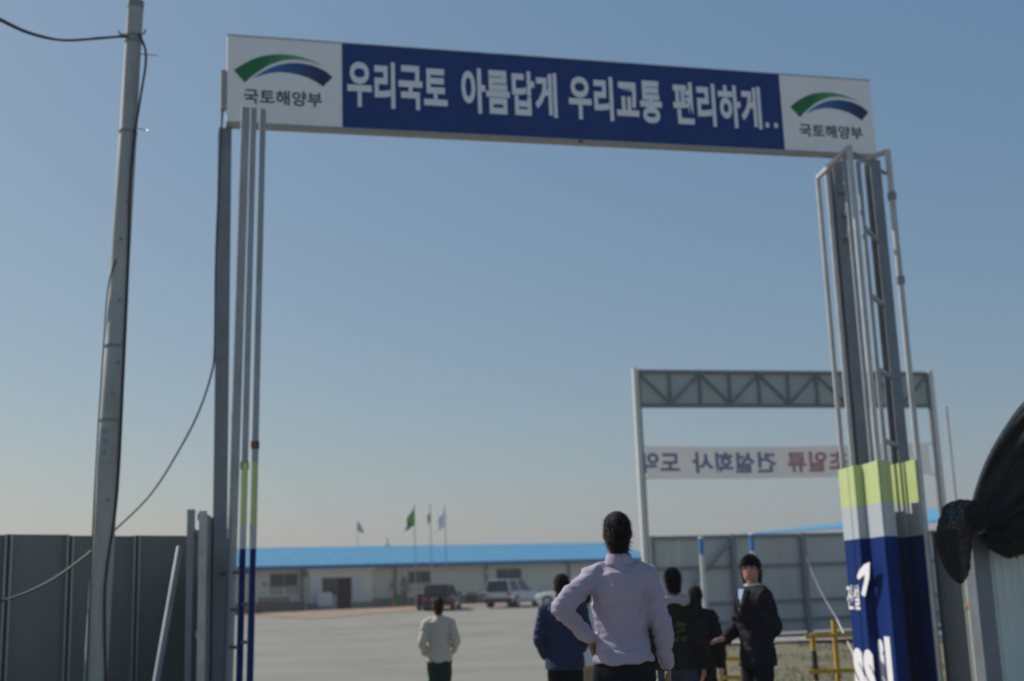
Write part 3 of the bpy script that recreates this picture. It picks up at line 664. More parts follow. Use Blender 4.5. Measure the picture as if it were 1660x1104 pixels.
for a in (-.55, .55):
    wl = MB().tube([fz.p(a, -.05, .22), fz.p(a, .05, .22)], .22, 16).build('wheel', 'tyre', t); MB().tube([fz.p(a, -.06, .22), fz.p(a, .06, .22)], .12, 12).build('rim', 'rim', wl)
MB().loft([[fz.p(a + .0, w_ * k, z + dz_) for k, dz_ in ((-1, 0), (1, 0), (1, h_), (-1, h_))] for a, w_, z, h_ in ((-.75, .1, .5, .2), (-.4, .16, .32, .42), (0, .15, .25, .12), (.3, .14, .25, .12), (.42, .17, .3, .5), (.5, .13, .5, .35))]).build('body', 'plastic_black', t, bevel=.02)
MB().loft([[fz.p(a, w_ * k, z + dz_) for k, dz_ in ((-1, 0), (1, 0), (1, .09), (-1, .09))] for a, w_, z in ((-.8, .09, .74), (-.5, .14, .75), (-.1, .13, .73))]).build('seat', 'tyre', t)
MB().tube([fz.p(.46, 0, .4), fz.p(.38, 0, .98)], .03, 8).build('steering_column', 'rim', t); MB().tube([fz.p(.34, -.3, 1.02), fz.p(.4, 0, .97), fz.p(.34, .3, 1.02)], .018, 8).build('handlebar', 'rim', t)
MB().ell(fz.p(.5, 0, .86), (.08, .08, .08)).build('headlamp', 'lamp_clear', t); MB().ell(fz.p(-.8, 0, .62), (.07, .07, .05)).build('tail_lamp', 'lamp_red', t)

# ------------------------------------------------------------------ rear fence, back gate, banner, second blue roof
Q = Frame(Vector((at(1056, 868, 35).x, 35, gz(35))), Vector((at(1560, 850, 38.2).x, 38.2, gz(35))))
qz = Q.uv(1120, 869)[1]
rf = thing('rear_fence', Q.p(0, 0, 0), 'tall grey sheet fence with dark posts and rails behind the standing people', 'fence')
posts = [Q.uv(x, 950)[0] for x in (1058, 1190, 1304, 1422, 1545)]
nn = 0
for k in range(4):
    n = 3; a = posts[k]; st = (posts[k + 1] - a) / n
    for j in range(n):
        MB().box(Q, a + j * st + .006, a + (j + 1) * st - .006, 0, .03 + .006 * (j % 2), .08, qz + .01 * ((nn * 7) % 3 - 1)).build('fence_sheet', 'fence_back', rf); nn += 1
for u in posts: MB().box(Q, u - .07, u + .07, -.16, -.06, 0, qz + .02).build('fence_post', 'steel_dark', rf)
for z in (qz - .04, Q.uv(1250, 917)[1], Q.uv(1250, 975)[1], Q.uv(1250, 1006)[1]):
    for k in range(4): MB().box(Q, posts[k] + .02, posts[k + 1] - .02, -.058, -.002, z - .05, z + .05).build('fence_rail', 'steel_dark', rf)
a, b2 = Q.uv(1178, 880), Q.uv(1120, 948)
MB().bar(Q.p(a[0], -.2, a[1]), Q.p(b2[0], -.2, b2[1]), .09).build('brace', 'steel_dark', rf)

K = Frame(Vector((at(1040, 800, 34).x, 34, gz(34))), Vector((at(1527, 800, 36.2).x, 36.2, gz(34))))
bgz0, bgz1 = K.uv(1200, 661)[1], K.uv(1200, 601)[1]
bg_ = thing('back_gate', K.p(0, 0, 0), 'tall plain back gate with pale posts and grey truss panel beyond the yard', 'gate')
for u in (0, K.W):
    MB().box(K, u - .07, u + .07, -.07, .07, 0, bgz1 + .04).build('post', 'white_paint', bg_, bevel=.01)
    MB().box(K, u + (.075 if u == 0 else -.135), u + (.135 if u == 0 else -.075), -.02, .06, 0, bgz0 - .002).build('post_tube', 'steel_dark', bg_)
us = [.1 + (K.W - .2) * k / 10 for k in range(11)]
for k in range(10): MB().box(K, us[k] + .004, us[k + 1] - .004, .03, .06, bgz0, bgz1).build('sheet_panel', 'gantry_sheet', bg_)
for z in (bgz0 + .05, bgz1 - .05): MB().box(K, .091, K.W - .091, -.06, .028, z - .05, z + .05).build('chord', 'truss_steel', bg_)
for k in range(11): MB().box(K, us[k] - .035, us[k] + .035, -.045, .027, bgz0 + .101, bgz1 - .101).build('truss_upright', 'truss_steel', bg_)
for k in range(10):
    a, b2 = (bgz1 - .1, bgz0 + .1) if k % 2 == 0 else (bgz0 + .1, bgz1 - .1)
    MB().bar(K.p(us[k], -.03, a), K.p(us[k + 1], -.03, b2), .075, .05, side=K.ey).build('truss_diagonal', 'truss_steel', bg_)
# banner: printed on the far side, seen mirrored through the cloth
nb = MB(); NU, NV = 40, 6; zA, zB = K.uv(1060, 776)[1], K.uv(1060, 722)[1]; idx = {}
def ban(s, q):
    sag = -.10 * math.sin(math.pi * s); lift = .02 * s
    return K.p(.24 + (K.W - .48) * s, .12 + .03 * math.sin(s * 23 + q * 2) + .05 * math.sin(s * 5), zA + (zB - zA) * q + sag * (.6 + .4 * q) * .5 + lift)
for j in range(NV + 1):
    for i in range(NU + 1): idx[i, j] = len(nb.v); nb.v.append(ban(i / NU, j / NV))
for j in range(NV):
    for i in range(NU): nb.f.append((idx[i, j], idx[i + 1, j], idx[i + 1, j + 1], idx[i, j + 1]))
bn = thing('cloth_banner', K.p(.24, .12, zA), 'long pale cloth banner with reversed blue and red lettering strung across the back gate', 'banner')
cl = nb.build('cloth', 'banner_cloth', bn, smooth=True)
for u, s_ in ((.2, 0), (K.W - .2, 1)):
    for q in (0.02, .98): MB().tube([ban(s_, q), K.p(0 if s_ == 0 else K.W, .1, (zA if q < .5 else zB) + (.04 if q > .5 else -.04))], .012, 6).build('tie_cord', 'cable_green', bn)
def bfit(x0, x1): 
    s0, s1 = (K.uv(x0, 750)[0] - .24) / (K.W - .48), (K.uv(x1, 750)[0] - .24) / (K.W - .48)
    return lambda x, y: ban(s0 + (s1 - s0) * x, .17 + .66 * y) + Vector((0, -.012, 0))
lettering('도약', .034, bfit(1040, 1105), 'banner_blue', bn, mirror=True)
lettering('건설회사', .034, bfit(1125, 1262), 'banner_blue', bn, mirror=True)
lettering('초일류', .034, bfit(1280, 1378), 'banner_red', bn, mirror=True)

RB = Frame(Vector((at(1215, 880, 60).x, 60, .8)), Vector((at(1560, 860, 52).x, 52, .8)))
rb = thing('rear_warehouse', RB.p(0, 0, 0), 'blue roofed building rising behind the grey rear fence at right', 'building')
e0 = 2.4; r0z = RB.uv(1527, 828)[1]
MB().box(RB, 0, RB.W + 3, 0, .15, 0, e0).build('wall', 'wall_cream', rb)
zL_ = RB.uv(1222, 863, 4)[1]; uR_, zR_ = RB.uv(1527, 826, 4); zq = lambda u: zL_ + (zR_ - zL_) * (u + .3) / (uR_ + .3)
q = [RB.p(-.3, -.5, RB.uv(1222, 864)[1] - .1), RB.p(RB.W + 3.3, -.5, RB.uv(1222, 864)[1] - .1), RB.p(RB.W + 3.3, 4, zq(RB.W + 3.3)), RB.p(-.3, 4, zL_)]
n = 10
for k in range(n):
    a, b2 = k / n + .0008, (k + 1) / n - .0008
    p4 = [q[0].lerp(q[1], a), q[0].lerp(q[1], b2), q[3].lerp(q[2], b2), q[3].lerp(q[2], a)]
    MB().hexa(p4, [p + Vector((0, 0, .06)) for p in p4]).build('roof_sheet', 'roof_blue', rb)
MB().box(RB, 0, RB.W + 3, 4.2, 4.3, 0, e0).build('rear_wall', 'wall_cream', rb)

for x, yt, ym, Y, lab in ((1139, 872, 899, 27, 'blue topped white marker pole in front of the rear fence, nearer the pale gate post'), (1222, 866, 893, 27.5, 'blue topped white marker pole behind the head of the suited person')):
    P = at(x, 920, Y); t = thing('marker_pole', Vector((P.x, Y, gz(Y))), lab, 'pole', 'blue and white marker poles')
    zt, zm = at(x, yt, Y).z, at(x, ym, Y).z; zl = gz(Y) + .1
    MB().tube([(P.x, Y, zm), (P.x, Y, zt)], .052, 12).build('blue_top', 'blue_paint', t); MB().tube([(P.x, Y, gz(Y)), (P.x, Y, zm - .001)], .052, 12).build('shaft', 'white_paint', t); MB().ell((P.x, Y, zt), (.064, .064, .03), 12, 6).build('cap', 'white_paint', t)
P0, P1_, P2_ = at(1308, 905, 34.5), at(1357, 1004, 16.2), at(1384, 1062, 15.6)
t = thing('slack_rope', Vector((P1_.x, P1_.y, gz(15))), 'pale thin rope running from the rear fence down over the yellow barrier', 'rope')
MB().tube([P0.lerp(P1_, k / 8) - Vector((0, 0, .12 * math.sin(math.pi * k / 8))) for k in range(9)] + [P2_], .0055, 6).build('rope', 'galv_light', t)
P = at(1542, 740, 40); t = thing('thin_pale_mast', Vector((P.x, 40, gz(40))), 'thin pale mast right of the back gate, above the black netting', 'mast')
MB().tube([(P.x, 40, gz(40)), (P.x, 40, at(1540, 660, 40).z)], .045, 8).build('shaft', 'galv_light', t); MB().ell((P.x, 40, at(1540, 660, 40).z), (.055, .055, .05), 8, 6).build('cap', 'galv_light', t)

# verge beyond the barrier
def verge():
    b = MB(); xs_ = []
    rows = [(14.2, 1.9), (16, 2.2), (19, 2.7), (23, 3.3), (28, 3.9), (33, 4.6), (34.6, 4.9)]
    for y, xl in rows:
        for k in range(7): x = xl + (16 - xl) * k / 6; b.v.append(Vector((x, y, gz(y) + .03 + .05 * noise.noise(Vector((x, y, 0))))))
    for j in range(len(rows) - 1):
        for i in range(6): b.f.append((j*7+i, j*7+i+1, j*7+8+i, j*7+7+i))
    struct(b.build('verge', 'verge', smooth=True))
    mb = MB(); r_ = random.Random(5)
    for k in range(9000):
        y = r_.uniform(14.3, 33); xl = 1.9 + (y - 14.2) * .147
        x = xl + .1 + r_.random() * 7
        if noise.noise(Vector((x * .9, y * .5, 3))) < -.02: continue
        z = gz(y) + .0; h = r_.uniform(.04, .16); a = r_.uniform(0, 6.28); dx, dy = .012 * math.cos(a), .02 * math.sin(a); l = r_.uniform(-.06, .06)
        mb.quad((x - dx, y - dy, z), (x + dx, y + dy, z), (x + l, y + l * .5, z + h))
    o = mb.build('grass_tufts', 'grass'); o['kind'] = 'stuff'; tag(o, 'short dry grass tufts on the verge before the rear fence', 'grass')
verge()
# kerb blocks along the verge edge
kr = [Vector((1.9 + (y - 14.2) * .147 - .12, y, gz(y))) for y in [14.2 + k * 1.0 for k in range(20)]]
kt = thing('kerb', kr[0], 'pale concrete kerb blocks along the edge of the verge', 'kerb')
for a, b2 in zip(kr, kr[1:]):
    e = (b2 - a).normalized() * .01; MB().bar(a + e + Vector((0, 0, .04)), b2 - e + Vector((0, 0, .04)), .16, .14).build('kerb_block', 'kerb', kt, bevel=.01)
# strip of concrete slab before the fence
struct(MB().quad(*[Vector((x, y, gz(y) + .09)) for x, y in ((4.6, 31.5), (14, 31.5), (14, 33.3), (4.9, 33.3))]).build('slab_strip', 'kerb'))

# yellow barriers
def barrier(xa, xb, Y, ztop, zlow, lab, posts_px, tall=None):
    A = atxz(xa, Y, ztop); Bp = atxz(xb, Y, ztop); f = Frame(Vector((A.x, Y, gz(Y))), Vector((Bp.x, Y + .02, gz(Y))))
    t = thing('yellow_barrier', f.p(0, 0, 0), lab, 'barrier', 'yellow barriers')
    for z in (ztop - gz(Y), zlow - gz(Y)): MB().box(f, -.04, f.W + .04, -.035, -.001, z - .025, z + .025).build('rail', 'yellow_paint', t)
    for k, x in enumerate(posts_px):
        u = f.uv(x, 1040)[0]; hz = ztop - gz(Y) + (.19 if tall == k else .04)
        p_ = MB().box(f, u - .026, u + .026, 0, .05, .001, hz).build('post', 'yellow_paint', t)
        if tall != k: MB().box(f, u - .028, u + .028, -.002, .052, hz * .42, hz * .78).build('black_band', 'plastic_black', p_)
        MB().box(f, u - .12, u + .12, -.2, .26, .0, .02).build('foot', 'yellow_paint', p_)
    return t
barrier(1310, 1405, 15.9, at(1340, 1031, 15.9).z, at(1340, 1088, 15.9).z, 'yellow rail barrier beside the blue right gate pillar', (1319, 1355, 1400), 1)
barrier(1168, 1206, 16.4, at(1185, 1068, 16.4).z, at(1185, 1098, 16.4).z, 'yellow rail barrier seen between the dark hooded people and the suited person', (1172, 1202))

# ------------------------------------------------------------------ left: fence, open leaf, pole, cables
Lf = Frame(Vector((at(0, 866, 12.0).x, 12.0, 0)), Vector((at(330, 869, 13.6).x, 13.6, 0)))
lz = (Lf.uv(0, 866)[1] + Lf.uv(300, 869)[1]) / 2
lf = thing('left_fence', Lf.p(0, 0, gz(12.5)), 'grey steel sheet fence panels with raised seams behind the utility pole', 'fence')
sx = [-420, -315, -210, -104, 6, 107, 216, 322]
su = [Lf.uv(x, 980)[0] for x in sx]
for k in range(len(su) - 1):
    a, b2 = su[k], su[k + 1]; g0 = gz(Lf.p(a, 0, 0).y)
    mb = MB(); prof = [(a - .012, .010), (a + .004, -.004), (a + .022, -.05), (a + .034, -.05), (a + .052, 0), (b2 - .052, 0), (b2 - .034, -.05), (b2 - .022, -.05), (b2 - .004, 0), (b2 + .004, .0)]
    ring = [(u, d) for u, d in prof] + [(u, d + .006) for u, d in reversed(prof)]; N = len(ring); M = len(prof)
    zt = lz + [.004, -.008, .006, -.004, .003, -.006, .0][k]
    mb.v = [Lf.p(u, d, g0 - .05) for u, d in ring] + [Lf.p(u, d, zt) for u, d in ring]
    for j in range(N): mb.f.append((j, (j + 1) % N, N + (j + 1) % N, N + j))
    for j in range(M - 1): mb.f.append((N + j, 2*N - 1 - j, 2*N - 2 - j, N + j + 1))
    fs = mb.build('fence_sheet', 'fence_sheet', lf)
    for c_ in (a + .028, b2 - .028): MB().box(Lf, c_ - .007, c_ + .007, -.054, -.0505, g0 - .05, zt).build('rib_highlight', 'galv_light', fs)  # added pale strips: skylight on the rib edges put in as colour
for z in (.7, 1.5, lz - .12): MB().box(Lf, su[0], su[-1], .02, .07, z, z + .05).build('fence_rail', 'galv', lf)
for u in su: MB().box(Lf, u - .03, u + .03, .075, .135, .1, lz - .02).build('fence_post', 'galv', lf)
P = at(308, 950, 13.0); t = thing('gate_stop_post', Vector((P.x, 13.0, gz(13))), 'slim grey steel post with bent tube at the end of the left fence', 'post')
ztp = at(308, 826, 13.0).z
MB().bar((P.x, 13, gz(13)), (P.x, 13, ztp), .07).build('upright', 'galv', t, bevel=.005)
z0 = at(320, 866, 13.05).z; x0, x1 = at(316, 866, 13.05).x, at(324, 866, 13.05).x
MB().tube([(P.x + .01, 13.05, z0), (x0, 13.05, z0 + .02), (x1 - .02, 13.05, z0 + .01), (x1 + .02, 13.05, z0 - .06), (x1 + .025, 13.05, gz(13))], .04, 10).build('bent_tube', 'galv', t, smooth=True)
A, Bq = at(291, 888, 12.6), at(253, 1104, 11.6); dd = (Bq - A); kk = (gz(11.4) - A.z) / dd.z; Cq = A + dd * kk
tag(MB().tube([A, Cq], .034, 12).build('leaning_pipe', 'steel_dark', smooth=True), 'pale steel pipe leaning diagonally against the left fence', 'pipe')
A, Bq = at(334, 832, 11.9), at(377, 866, 15.3)
OL = Frame(Vector((A.x, A.y, 0)), Vector((Bq.x, Bq.y, 0))); t = thing('open_gate_leaf', OL.p(0, 0, gz(12)), 'grey sheet gate leaf folded open between the fence and the left gate post', 'gate leaf')
zt = A.z; n = 4
for k in range(n):
    a, b2 = OL.W * k / n + .004, OL.W * (k + 1) / n - .004; MB().box(OL, a, b2, .0, .02 + .01 * (k % 2), .32, zt).build('leaf_sheet', 'fence_sheet', t)
for z in (.32, 1.3, zt - .06): MB().box(OL, 0, OL.W, .035, .08, z, z + .06).build('leaf_rail', 'galv', t)
MB().box(OL, -.05, -.002, -.01, .06, .3, zt + .02).build('edge_tube', 'galv_light', t)

PY = 11.4
pa, pb = at(220, 3, PY), at(155, 1090, PY); dd = pb - pa; kk = (gz(PY) - .0 - pa.z) / dd.z; pc = pa + dd * kk
def polept(y): 
    lo, hi = 0., kk
    for _ in range(40):
        m_ = (lo + hi) / 2; q = pa + dd * m_; v = q - CP; yy = 552 - FPX * v.dot(CU) / v.dot(CF)
        if yy < y: lo = m_
        else: hi = m_
    return pa + dd * lo, .077 + .026 * lo
t = thing('utility_pole', pc, 'tall leaning grey utility pole in front of the left fence', 'utility pole')
ysp = [14, 212, 213, 400, 560, 561, 700, 860, 1000, 1100]
pts, rad = [], []
for k, y in enumerate(ysp):
    q, r_ = polept(y); pts.append(q); rad.append(r_ * (.985 if k in (1, 4) else 1.03 if k in (2, 5) else 1))
pts.append(pc); rad.append(.115)
MB().tube(pts, rad, 24).build('shaft', 'pole_paint', t, smooth=True)
q, r_ = polept(14); q2, _ = polept(2); MB().tube([q, q2], r_ * 1.06, 20).build('cap', 'steel_dark', t, smooth=True)
for y in (58, 66, 213, 560, 680):
    q, r_ = polept(y); q2, _ = polept(y + 4); MB().tube([q, q2], r_ * 1.09, 20).build('band', 'steel_dark', t)
for y in (58,):
    q, r_ = polept(y)
    for s_ in (-1, 1):
        MB().tube([q + Vector((s_ * r_, -.03, 0)), q + Vector((s_ * (r_ + .045), -.05, .0)), q + Vector((s_ * (r_ + .05), -.05, .035))], .01, 8).build('cable_hook', 'steel_dark', t)
for k, y in enumerate((392, 490, 590, 640, 812, 330)):
    q, r_ = polept(y); ang = R(-75 + 12 * (k % 3)); d = Vector((math.cos(ang), math.sin(ang), 0)); MB().tube([q + d * (r_ * .9), q + d * (r_ + .03)], .012, 8).build('step_bolt', 'steel_dark', t)
q, r_ = polept(695); q2, _ = polept(752)
sgm = []
for k in range(7):
    a = R(-130 + k * 12); sgm.append(Vector((math.cos(a), math.sin(a), 0)) * (r_ + .006))
mb = MB()
for a, b2 in zip(sgm, sgm[1:]): mb.hexa([q2 + a, q2 + b2, q2 + b2 * 1.04, q2 + a * 1.04], [q + a, q + b2, q + b2 * 1.04, q + a * 1.04])
pl = mb.build('number_plate', 'galv', t)
for z in (.1, .2, .29):
    MB().bar(q2 + sgm[2] * 1.06 + Vector((0, 0, z)), q2 + sgm[4] * 1.06 + Vector((0, 0, z)), .006, .04).build('plate_mark', 'wall_grey', pl)
for (x, y, x2, y2) in ((233, 88, 256, 90), (220, 208, 242, 212)):
    q, r_ = polept(y); a = at(x, y, PY - .05); MB().tube([q + Vector((r_ * .8, 0, 0)), a, at(x2, y2, PY - .3)], .005, 6).build('tie_wire', 'steel_dark', t)

def smoothpath(pts, n=6):
    out = []
    for i in range(len(pts) - 1):
        p0, p1, p2, p3 = pts[max(i-1, 0)], pts[i], pts[i+1], pts[min(i+2, len(pts)-1)]
        for k in range(n):
            t_ = k / n; out.append(.5 * ((2*p1) + (p2-p0)*t_ + (2*p0-5*p1+4*p2-p3)*t_*t_ + (3*p1-p0-3*p2+p3)*t_**3))
    out.append(pts[-1]); return out
def cable(name, pix, r_, label, m='cable_green'):
    o = MB().tube(smoothpath([at(*p) for p in pix]), r_, 8).build(name, m, smooth=True); return tag(o, label, 'cable')
c1 = cable('overhead_cable', [(-160, -55, 9.6), (-60, 2, 10.2), (0, 33, 10.6), (50, 55, 10.9), (100, 65, 11.1), (150, 63, 11.2), (206, 58, PY - .08)], .013, 'dark overhead cable sagging to the pole from the upper left')
cable('overhead_cable', [(-160, -60, 9.62), (-60, -2, 10.22), (0, 30, 10.62), (50, 53, 10.92), (110, 66, 11.12), (160, 61, 11.22), (204, 60, PY - .12)], .009, 'thinner line wound loosely along the overhead cable at upper left')
def hug(y, side):                                    # a point lying on the pole's surface
    q, r_ = polept(y); return q + Vector((math.cos(R(side)), math.sin(R(side)), 0)) * (r_ + .014)
path = [hug(60, -40), at(235, 78, PY - .08), at(236, 105, PY - .06), at(229, 150, PY - .05), at(220, 210, PY - .05), hug(300, -40), hug(420, -25), hug(600, -15), hug(800, -12), hug(930, -50), hug(1010, -45), hug(1104, -20)]
q = path[-1].copy(); q.z = gz(PY) + .01; path.append(q + Vector((.03, 0, 0)))
tag(MB().tube(smoothpath(path), .012, 8).build('drop_cable', 'black_rubber', smooth=True), 'black cable looping down the right side of the utility pole', 'cable')
path = [hug(425, -95), hug(470, -140), hug(560, -172), hug(640, -172), hug(690, -170), hug(800, -140), hug(1000, -120), hug(1104, -110)]
tag(MB().tube(smoothpath(path), .007, 8).build('thin_cable', 'cable_green', smooth=True), 'thin wire running down the left side of the utility pole', 'cable')
cable('slack_cable', [(361, 170, 12.5), (355, 300, 12.45), (350, 420, 12.45), (348, 560, 12.45), (343, 605, 12.4), (322, 668, 12.3), (290, 730, 12.2), (245, 800, 12.0), (185, 860, 11.75), (130, 908, 11.6), (70, 948, 11.5), (0, 975, 11.4), (-90, 990, 11.3)], .011, 'slack cable drooping from the left gate post behind the pole to the fence', 'cable_green')

# ------------------------------------------------------------------ right: fence and black netting
Rf = Frame(Vector((at(1592, 900, 11.0).x, 11.0, 0)), Vector((at(1760, 900, 11.5).x, 11.5, 0)))
rz = Rf.uv(1620, 852)[1]
rfn = thing('right_fence', Rf.p(0, 0, gz(11)), 'pale blue grey ribbed sheet fence under the black netting at the right edge', 'fence')
for k in range(4):
    a, b2 = .05 + k * .5, .05 + (k + 1) * .5 - .008; mb = MB(); prof = []
    nr = 5; wv_ = (b2 - a) / nr
    for j in range(nr): prof += [(a + j * wv_, 0), (a + j * wv_ + wv_ * .55, 0), (a + j * wv_ + wv_ * .68, -.016), (a + j * wv_ + wv_ * .87, -.016)]
    prof.append((b2, 0)); ring = prof + [(u, d + .005) for u, d in reversed(prof)]; N = len(ring); M = len(prof)
    mb.v = [Rf.p(u, d, .2) for u, d in ring] + [Rf.p(u, d, rz) for u, d in ring]
    for j in range(N): mb.f.append((j, (j + 1) % N, N + (j + 1) % N, N + j))
    for j in range(M - 1): mb.f.append((N + j, 2*N - 1 - j, 2*N - 2 - j, N + j + 1))
    mb.build('fence_sheet', 'fence_sheet_pale', rfn)
MB().box(Rf, -.14, .045, -.04, .06, .2, rz + .05).build('fence_post', 'steel_dark', rfn)
MB().box(Rf, 0.05, 2.05, .01, .06, rz - .15, rz - .1).build('fence_rail', 'galv', rfn)
R2 = Frame(Vector((Pf.x + .1, 14.0, 0)), Vector((at(1568, 950, 13.3).x, 13.3, 0)))
t = thing('side_fence', R2.p(0, 0, gz(13.5)), 'dark grey sheet fence between the blue gate pillar and the black netting', 'fence')
n = 4
for k in range(n):
    a, b2 = R2.W * k / n + .004, R2.W * (k + 1) / n - .004; MB().box(R2, a, b2, 0, .02 + .012 * (k % 2), .1, at(1520, 860, 13.7).z).build('fence_sheet', 'fence_sheet', t)
for u in (.03, R2.W - .03): MB().box(R2, u - .03, u + .03, .035, .1, .1, at(1520, 862, 13.7).z).build('fence_post', 'steel_dark', t)
P = at(1567, 985, 13.25); MB().ell(P, (.018, .018, .035), 10, 6).build('reflector', 'orange', t)
MB().box(R2, R2.W + .004, R2.W + .03, -.02, .02, .2, rz).build('edge_strip', 'galv_light', t)

def net():
    Y = 10.7; root = thing('shade_netting', Vector((at(1600, 900, Y).x, Y, gz(Y))), 'bunched black shade netting tied over the right fence', 'netting')
    def lump(name, axis, rads, pl, seed, amp, squash=.8):
        pts = smoothpath([at(x, y, yy) for x, y, yy in axis], 6); rs = []
        rr_ = smoothpath([Vector((a, 0, 0)) for a in rads], 6); rings = []; n = 72
        for k, p in enumerate(pts):
            tg = (pts[min(k+1, len(pts)-1)] - pts[max(k-1, 0)]).normalized(); sv = tg.cross(Vector((0, 1, 0))).normalized(); dv = tg.cross(sv).normalized(); rad_ = max(.004, rr_[k].x); ring = []
            for j in range(n):
                a = 2 * math.pi * j / n; pleat = 1 + amp * math.sin(pl * a + .7 * math.sin(3 * a + seed)) * (.5 + .5 * noise.noise(Vector((a, k * .13, seed)))) + .11 * noise.noise(Vector((math.cos(a) * 1.4, math.sin(a) * 1.4, k * .16 + seed))) + .17 * noise.noise(Vector((math.cos(a) * 4, math.sin(a) * 5, k * .7 + seed))) + .06 * noise.noise(Vector((math.cos(a) * 13, math.sin(a) * 13, k * 1.3 + seed)))
                ring.append(p + (sv * math.cos(a) + dv * math.sin(a) * squash) * rad_ * pleat)
            rings.append(ring)
        return MB().loft(rings).build(name, 'net', root, smooth=False)
    k = FPX / Y
    UP = smoothpath([Vector((x, y, 0)) for x, y in ((1570, 834), (1576, 812), (1583, 788), (1600, 745), (1626, 700), (1660, 655), (1725, 598), (1810, 545))], 5)
    LO = smoothpath([Vector((x, y, 0)) for x, y in ((1574, 850), (1584, 866), (1602, 886), (1630, 903), (1654, 900), (1690, 882), (1745, 862), (1830, 845))], 5)
    for lay in range(3):
        mb = MB(); nt_ = 90; idx = {}
        for i in range(len(UP)):
            s_ = i / (len(UP) - 1)
            for j in range(nt_ + 1):
                t = j / nt_; rag = noise.noise(Vector((i * .55, lay * 3., 0))) * 9 + noise.noise(Vector((i * 1.7, lay * 5., 2))) * 6
                p = UP[i].lerp(LO[i], t); p.y += rag * max(0, (t - .82) / .18) + (lay * 5 - 4) * (1 - t) * (.4 + s_); p.x += lay * 3 * (1 - t)
                fold_ = math.sin(38 * t + 2.2 * math.sin(9 * t + lay) + 2.0 * noise.noise(Vector((t * 4, s_ * 3, lay)))) * .055 * (.35 + s_) + .06 * noise.noise(Vector((t * 7, s_ * 5, lay * 4.)))
                idx[i, j] = len(mb.v); mb.v.append(at(p.x, p.y, 10.72 + lay * .16 * (.3 + s_) - .30 * math.sin(math.pi * t) * (.35 + s_ * .9) * (1 - lay * .5) + fold_))
        for i in range(len(UP) - 1):
            for j in range(nt_): mb.f.append((idx[i, j], idx[i + 1, j], idx[i + 1, j + 1], idx[i, j + 1]))
        mb.build('net_layer', 'net', root, smooth=True)
    lump('hanging_end', [(1596, 838, 10.62), (1572, 832, 10.55), (1553, 842, 10.52), (1546, 872, 10.52), (1549, 905, 10.52), (1556, 935, 10.52), (1560, 946, 10.52)], [.09, .115, .14, .145, .125, .065, .01], 15, 4.2, .07, .7)
    lump('knot', [(1566, 838, 10.5), (1580, 836, 10.47), (1596, 838, 10.47), (1612, 842, 10.5)], [.07, .10, .10, .05], 17, 2.4, .16, .8)
    MB().tube([at(1590 + 9 * math.cos(a), 840 + 24 * math.sin(a), 10.6 - .16 * math.cos(a * 1.0)) for a in [i * math.pi / 8 for i in range(17)]], .012, 6).build('tie_cord', 'plastic_black', root)
    c = at(1775, 700, 10.95); MB().tube([(c.x + .35, 10.95, gz(10.9)), (c.x + .35, 10.95, c.z)], .04, 10).build('support_pole', 'galv', root)
net()

# ------------------------------------------------------------------ people
def remesh(mb, name, m, parent, vox, it=6, disp=0.0, dscale=.12, fac=.5, strands=0):
    o = mb.build(name, m, parent)
    me = o.data; bm = bmesh.new(); bm.from_mesh(me); bmesh.ops.recalc_face_normals(bm, faces=bm.faces); bm.to_mesh(me); bm.free()
    r_ = o.modifiers.new('r', 'REMESH'); r_.mode = 'VOXEL'; r_.voxel_size = vox; r_.use_smooth_shade = True
    s_ = o.modifiers.new('s', 'SMOOTH'); s_.iterations = it; s_.factor = fac
    bpy.context.view_layer.update()
    ev = o.evaluated_get(bpy.context.evaluated_depsgraph_get()); nm = bpy.data.meshes.new_from_object(ev); o.modifiers.clear()
    if strands:                                     # loose tufts standing off the scalp
        r_ = random.Random(11); base = [(v.co.copy(), v.normal.copy()) for v in nm.vertices]; vs_, fs_ = [tuple(v.co) for v in nm.vertices], [tuple(p.vertices) for p in nm.polygons]
        top_ = max(b[0].z for b in base)
        for k_ in range(strands):
            q, n_ = r_.choice(base); n_ = Vector(n_); dn = (Vector((r_.gauss(0, .45), r_.gauss(0, .45), -.9)) + n_ * .55).normalized(); ln = r_.uniform(.014, .034); sd2 = dn.cross(n_)
            if sd2.length < 1e-3: continue
            sd2 = sd2.normalized() * .0028; i_ = len(vs_); vs_ += [tuple(q - sd2 - n_ * .002), tuple(q + sd2 - n_ * .002), tuple(q + dn * ln + n_ * .004)]; fs_.append((i_, i_ + 1, i_ + 2))
        m2 = bpy.data.meshes.new(name); m2.from_pydata(vs_, [], fs_); m2.materials.append(MATS[m]); nm = m2; disp = 0
    if disp:
        ns = [v.normal.copy() for v in nm.vertices]
        for v, n_ in zip(nm.vertices, ns):
            q = v.co; sgn_ = 1 if q.x > 0 else -1
            al, ac = q.z * .8 + sgn_ * q.x * .6, q.z * .6 - sgn_ * q.x * .8
            a = noise.noise(Vector((q.x / dscale, q.y / dscale, q.z / dscale)))
            f1 = 1 - abs(noise.noise(Vector((ac / (dscale * .55), al / (dscale * 2.6), q.y / dscale)))) * 2.4      # long slanting creases
            f2 = 1 - abs(noise.noise(Vector((q.z / (dscale * .33), q.x / (dscale * 1.6), q.y / (dscale * 1.6) + 5)))) * 2.4
            v.co = q + n_ * disp * (a * .35 + f1 * .55 + f2 * .3 - .25)
    for p in nm.polygons: p.use_smooth = True
    o.data = nm; nm.name = name
    if not nm.materials: nm.materials.append(MATS[m])
    return o
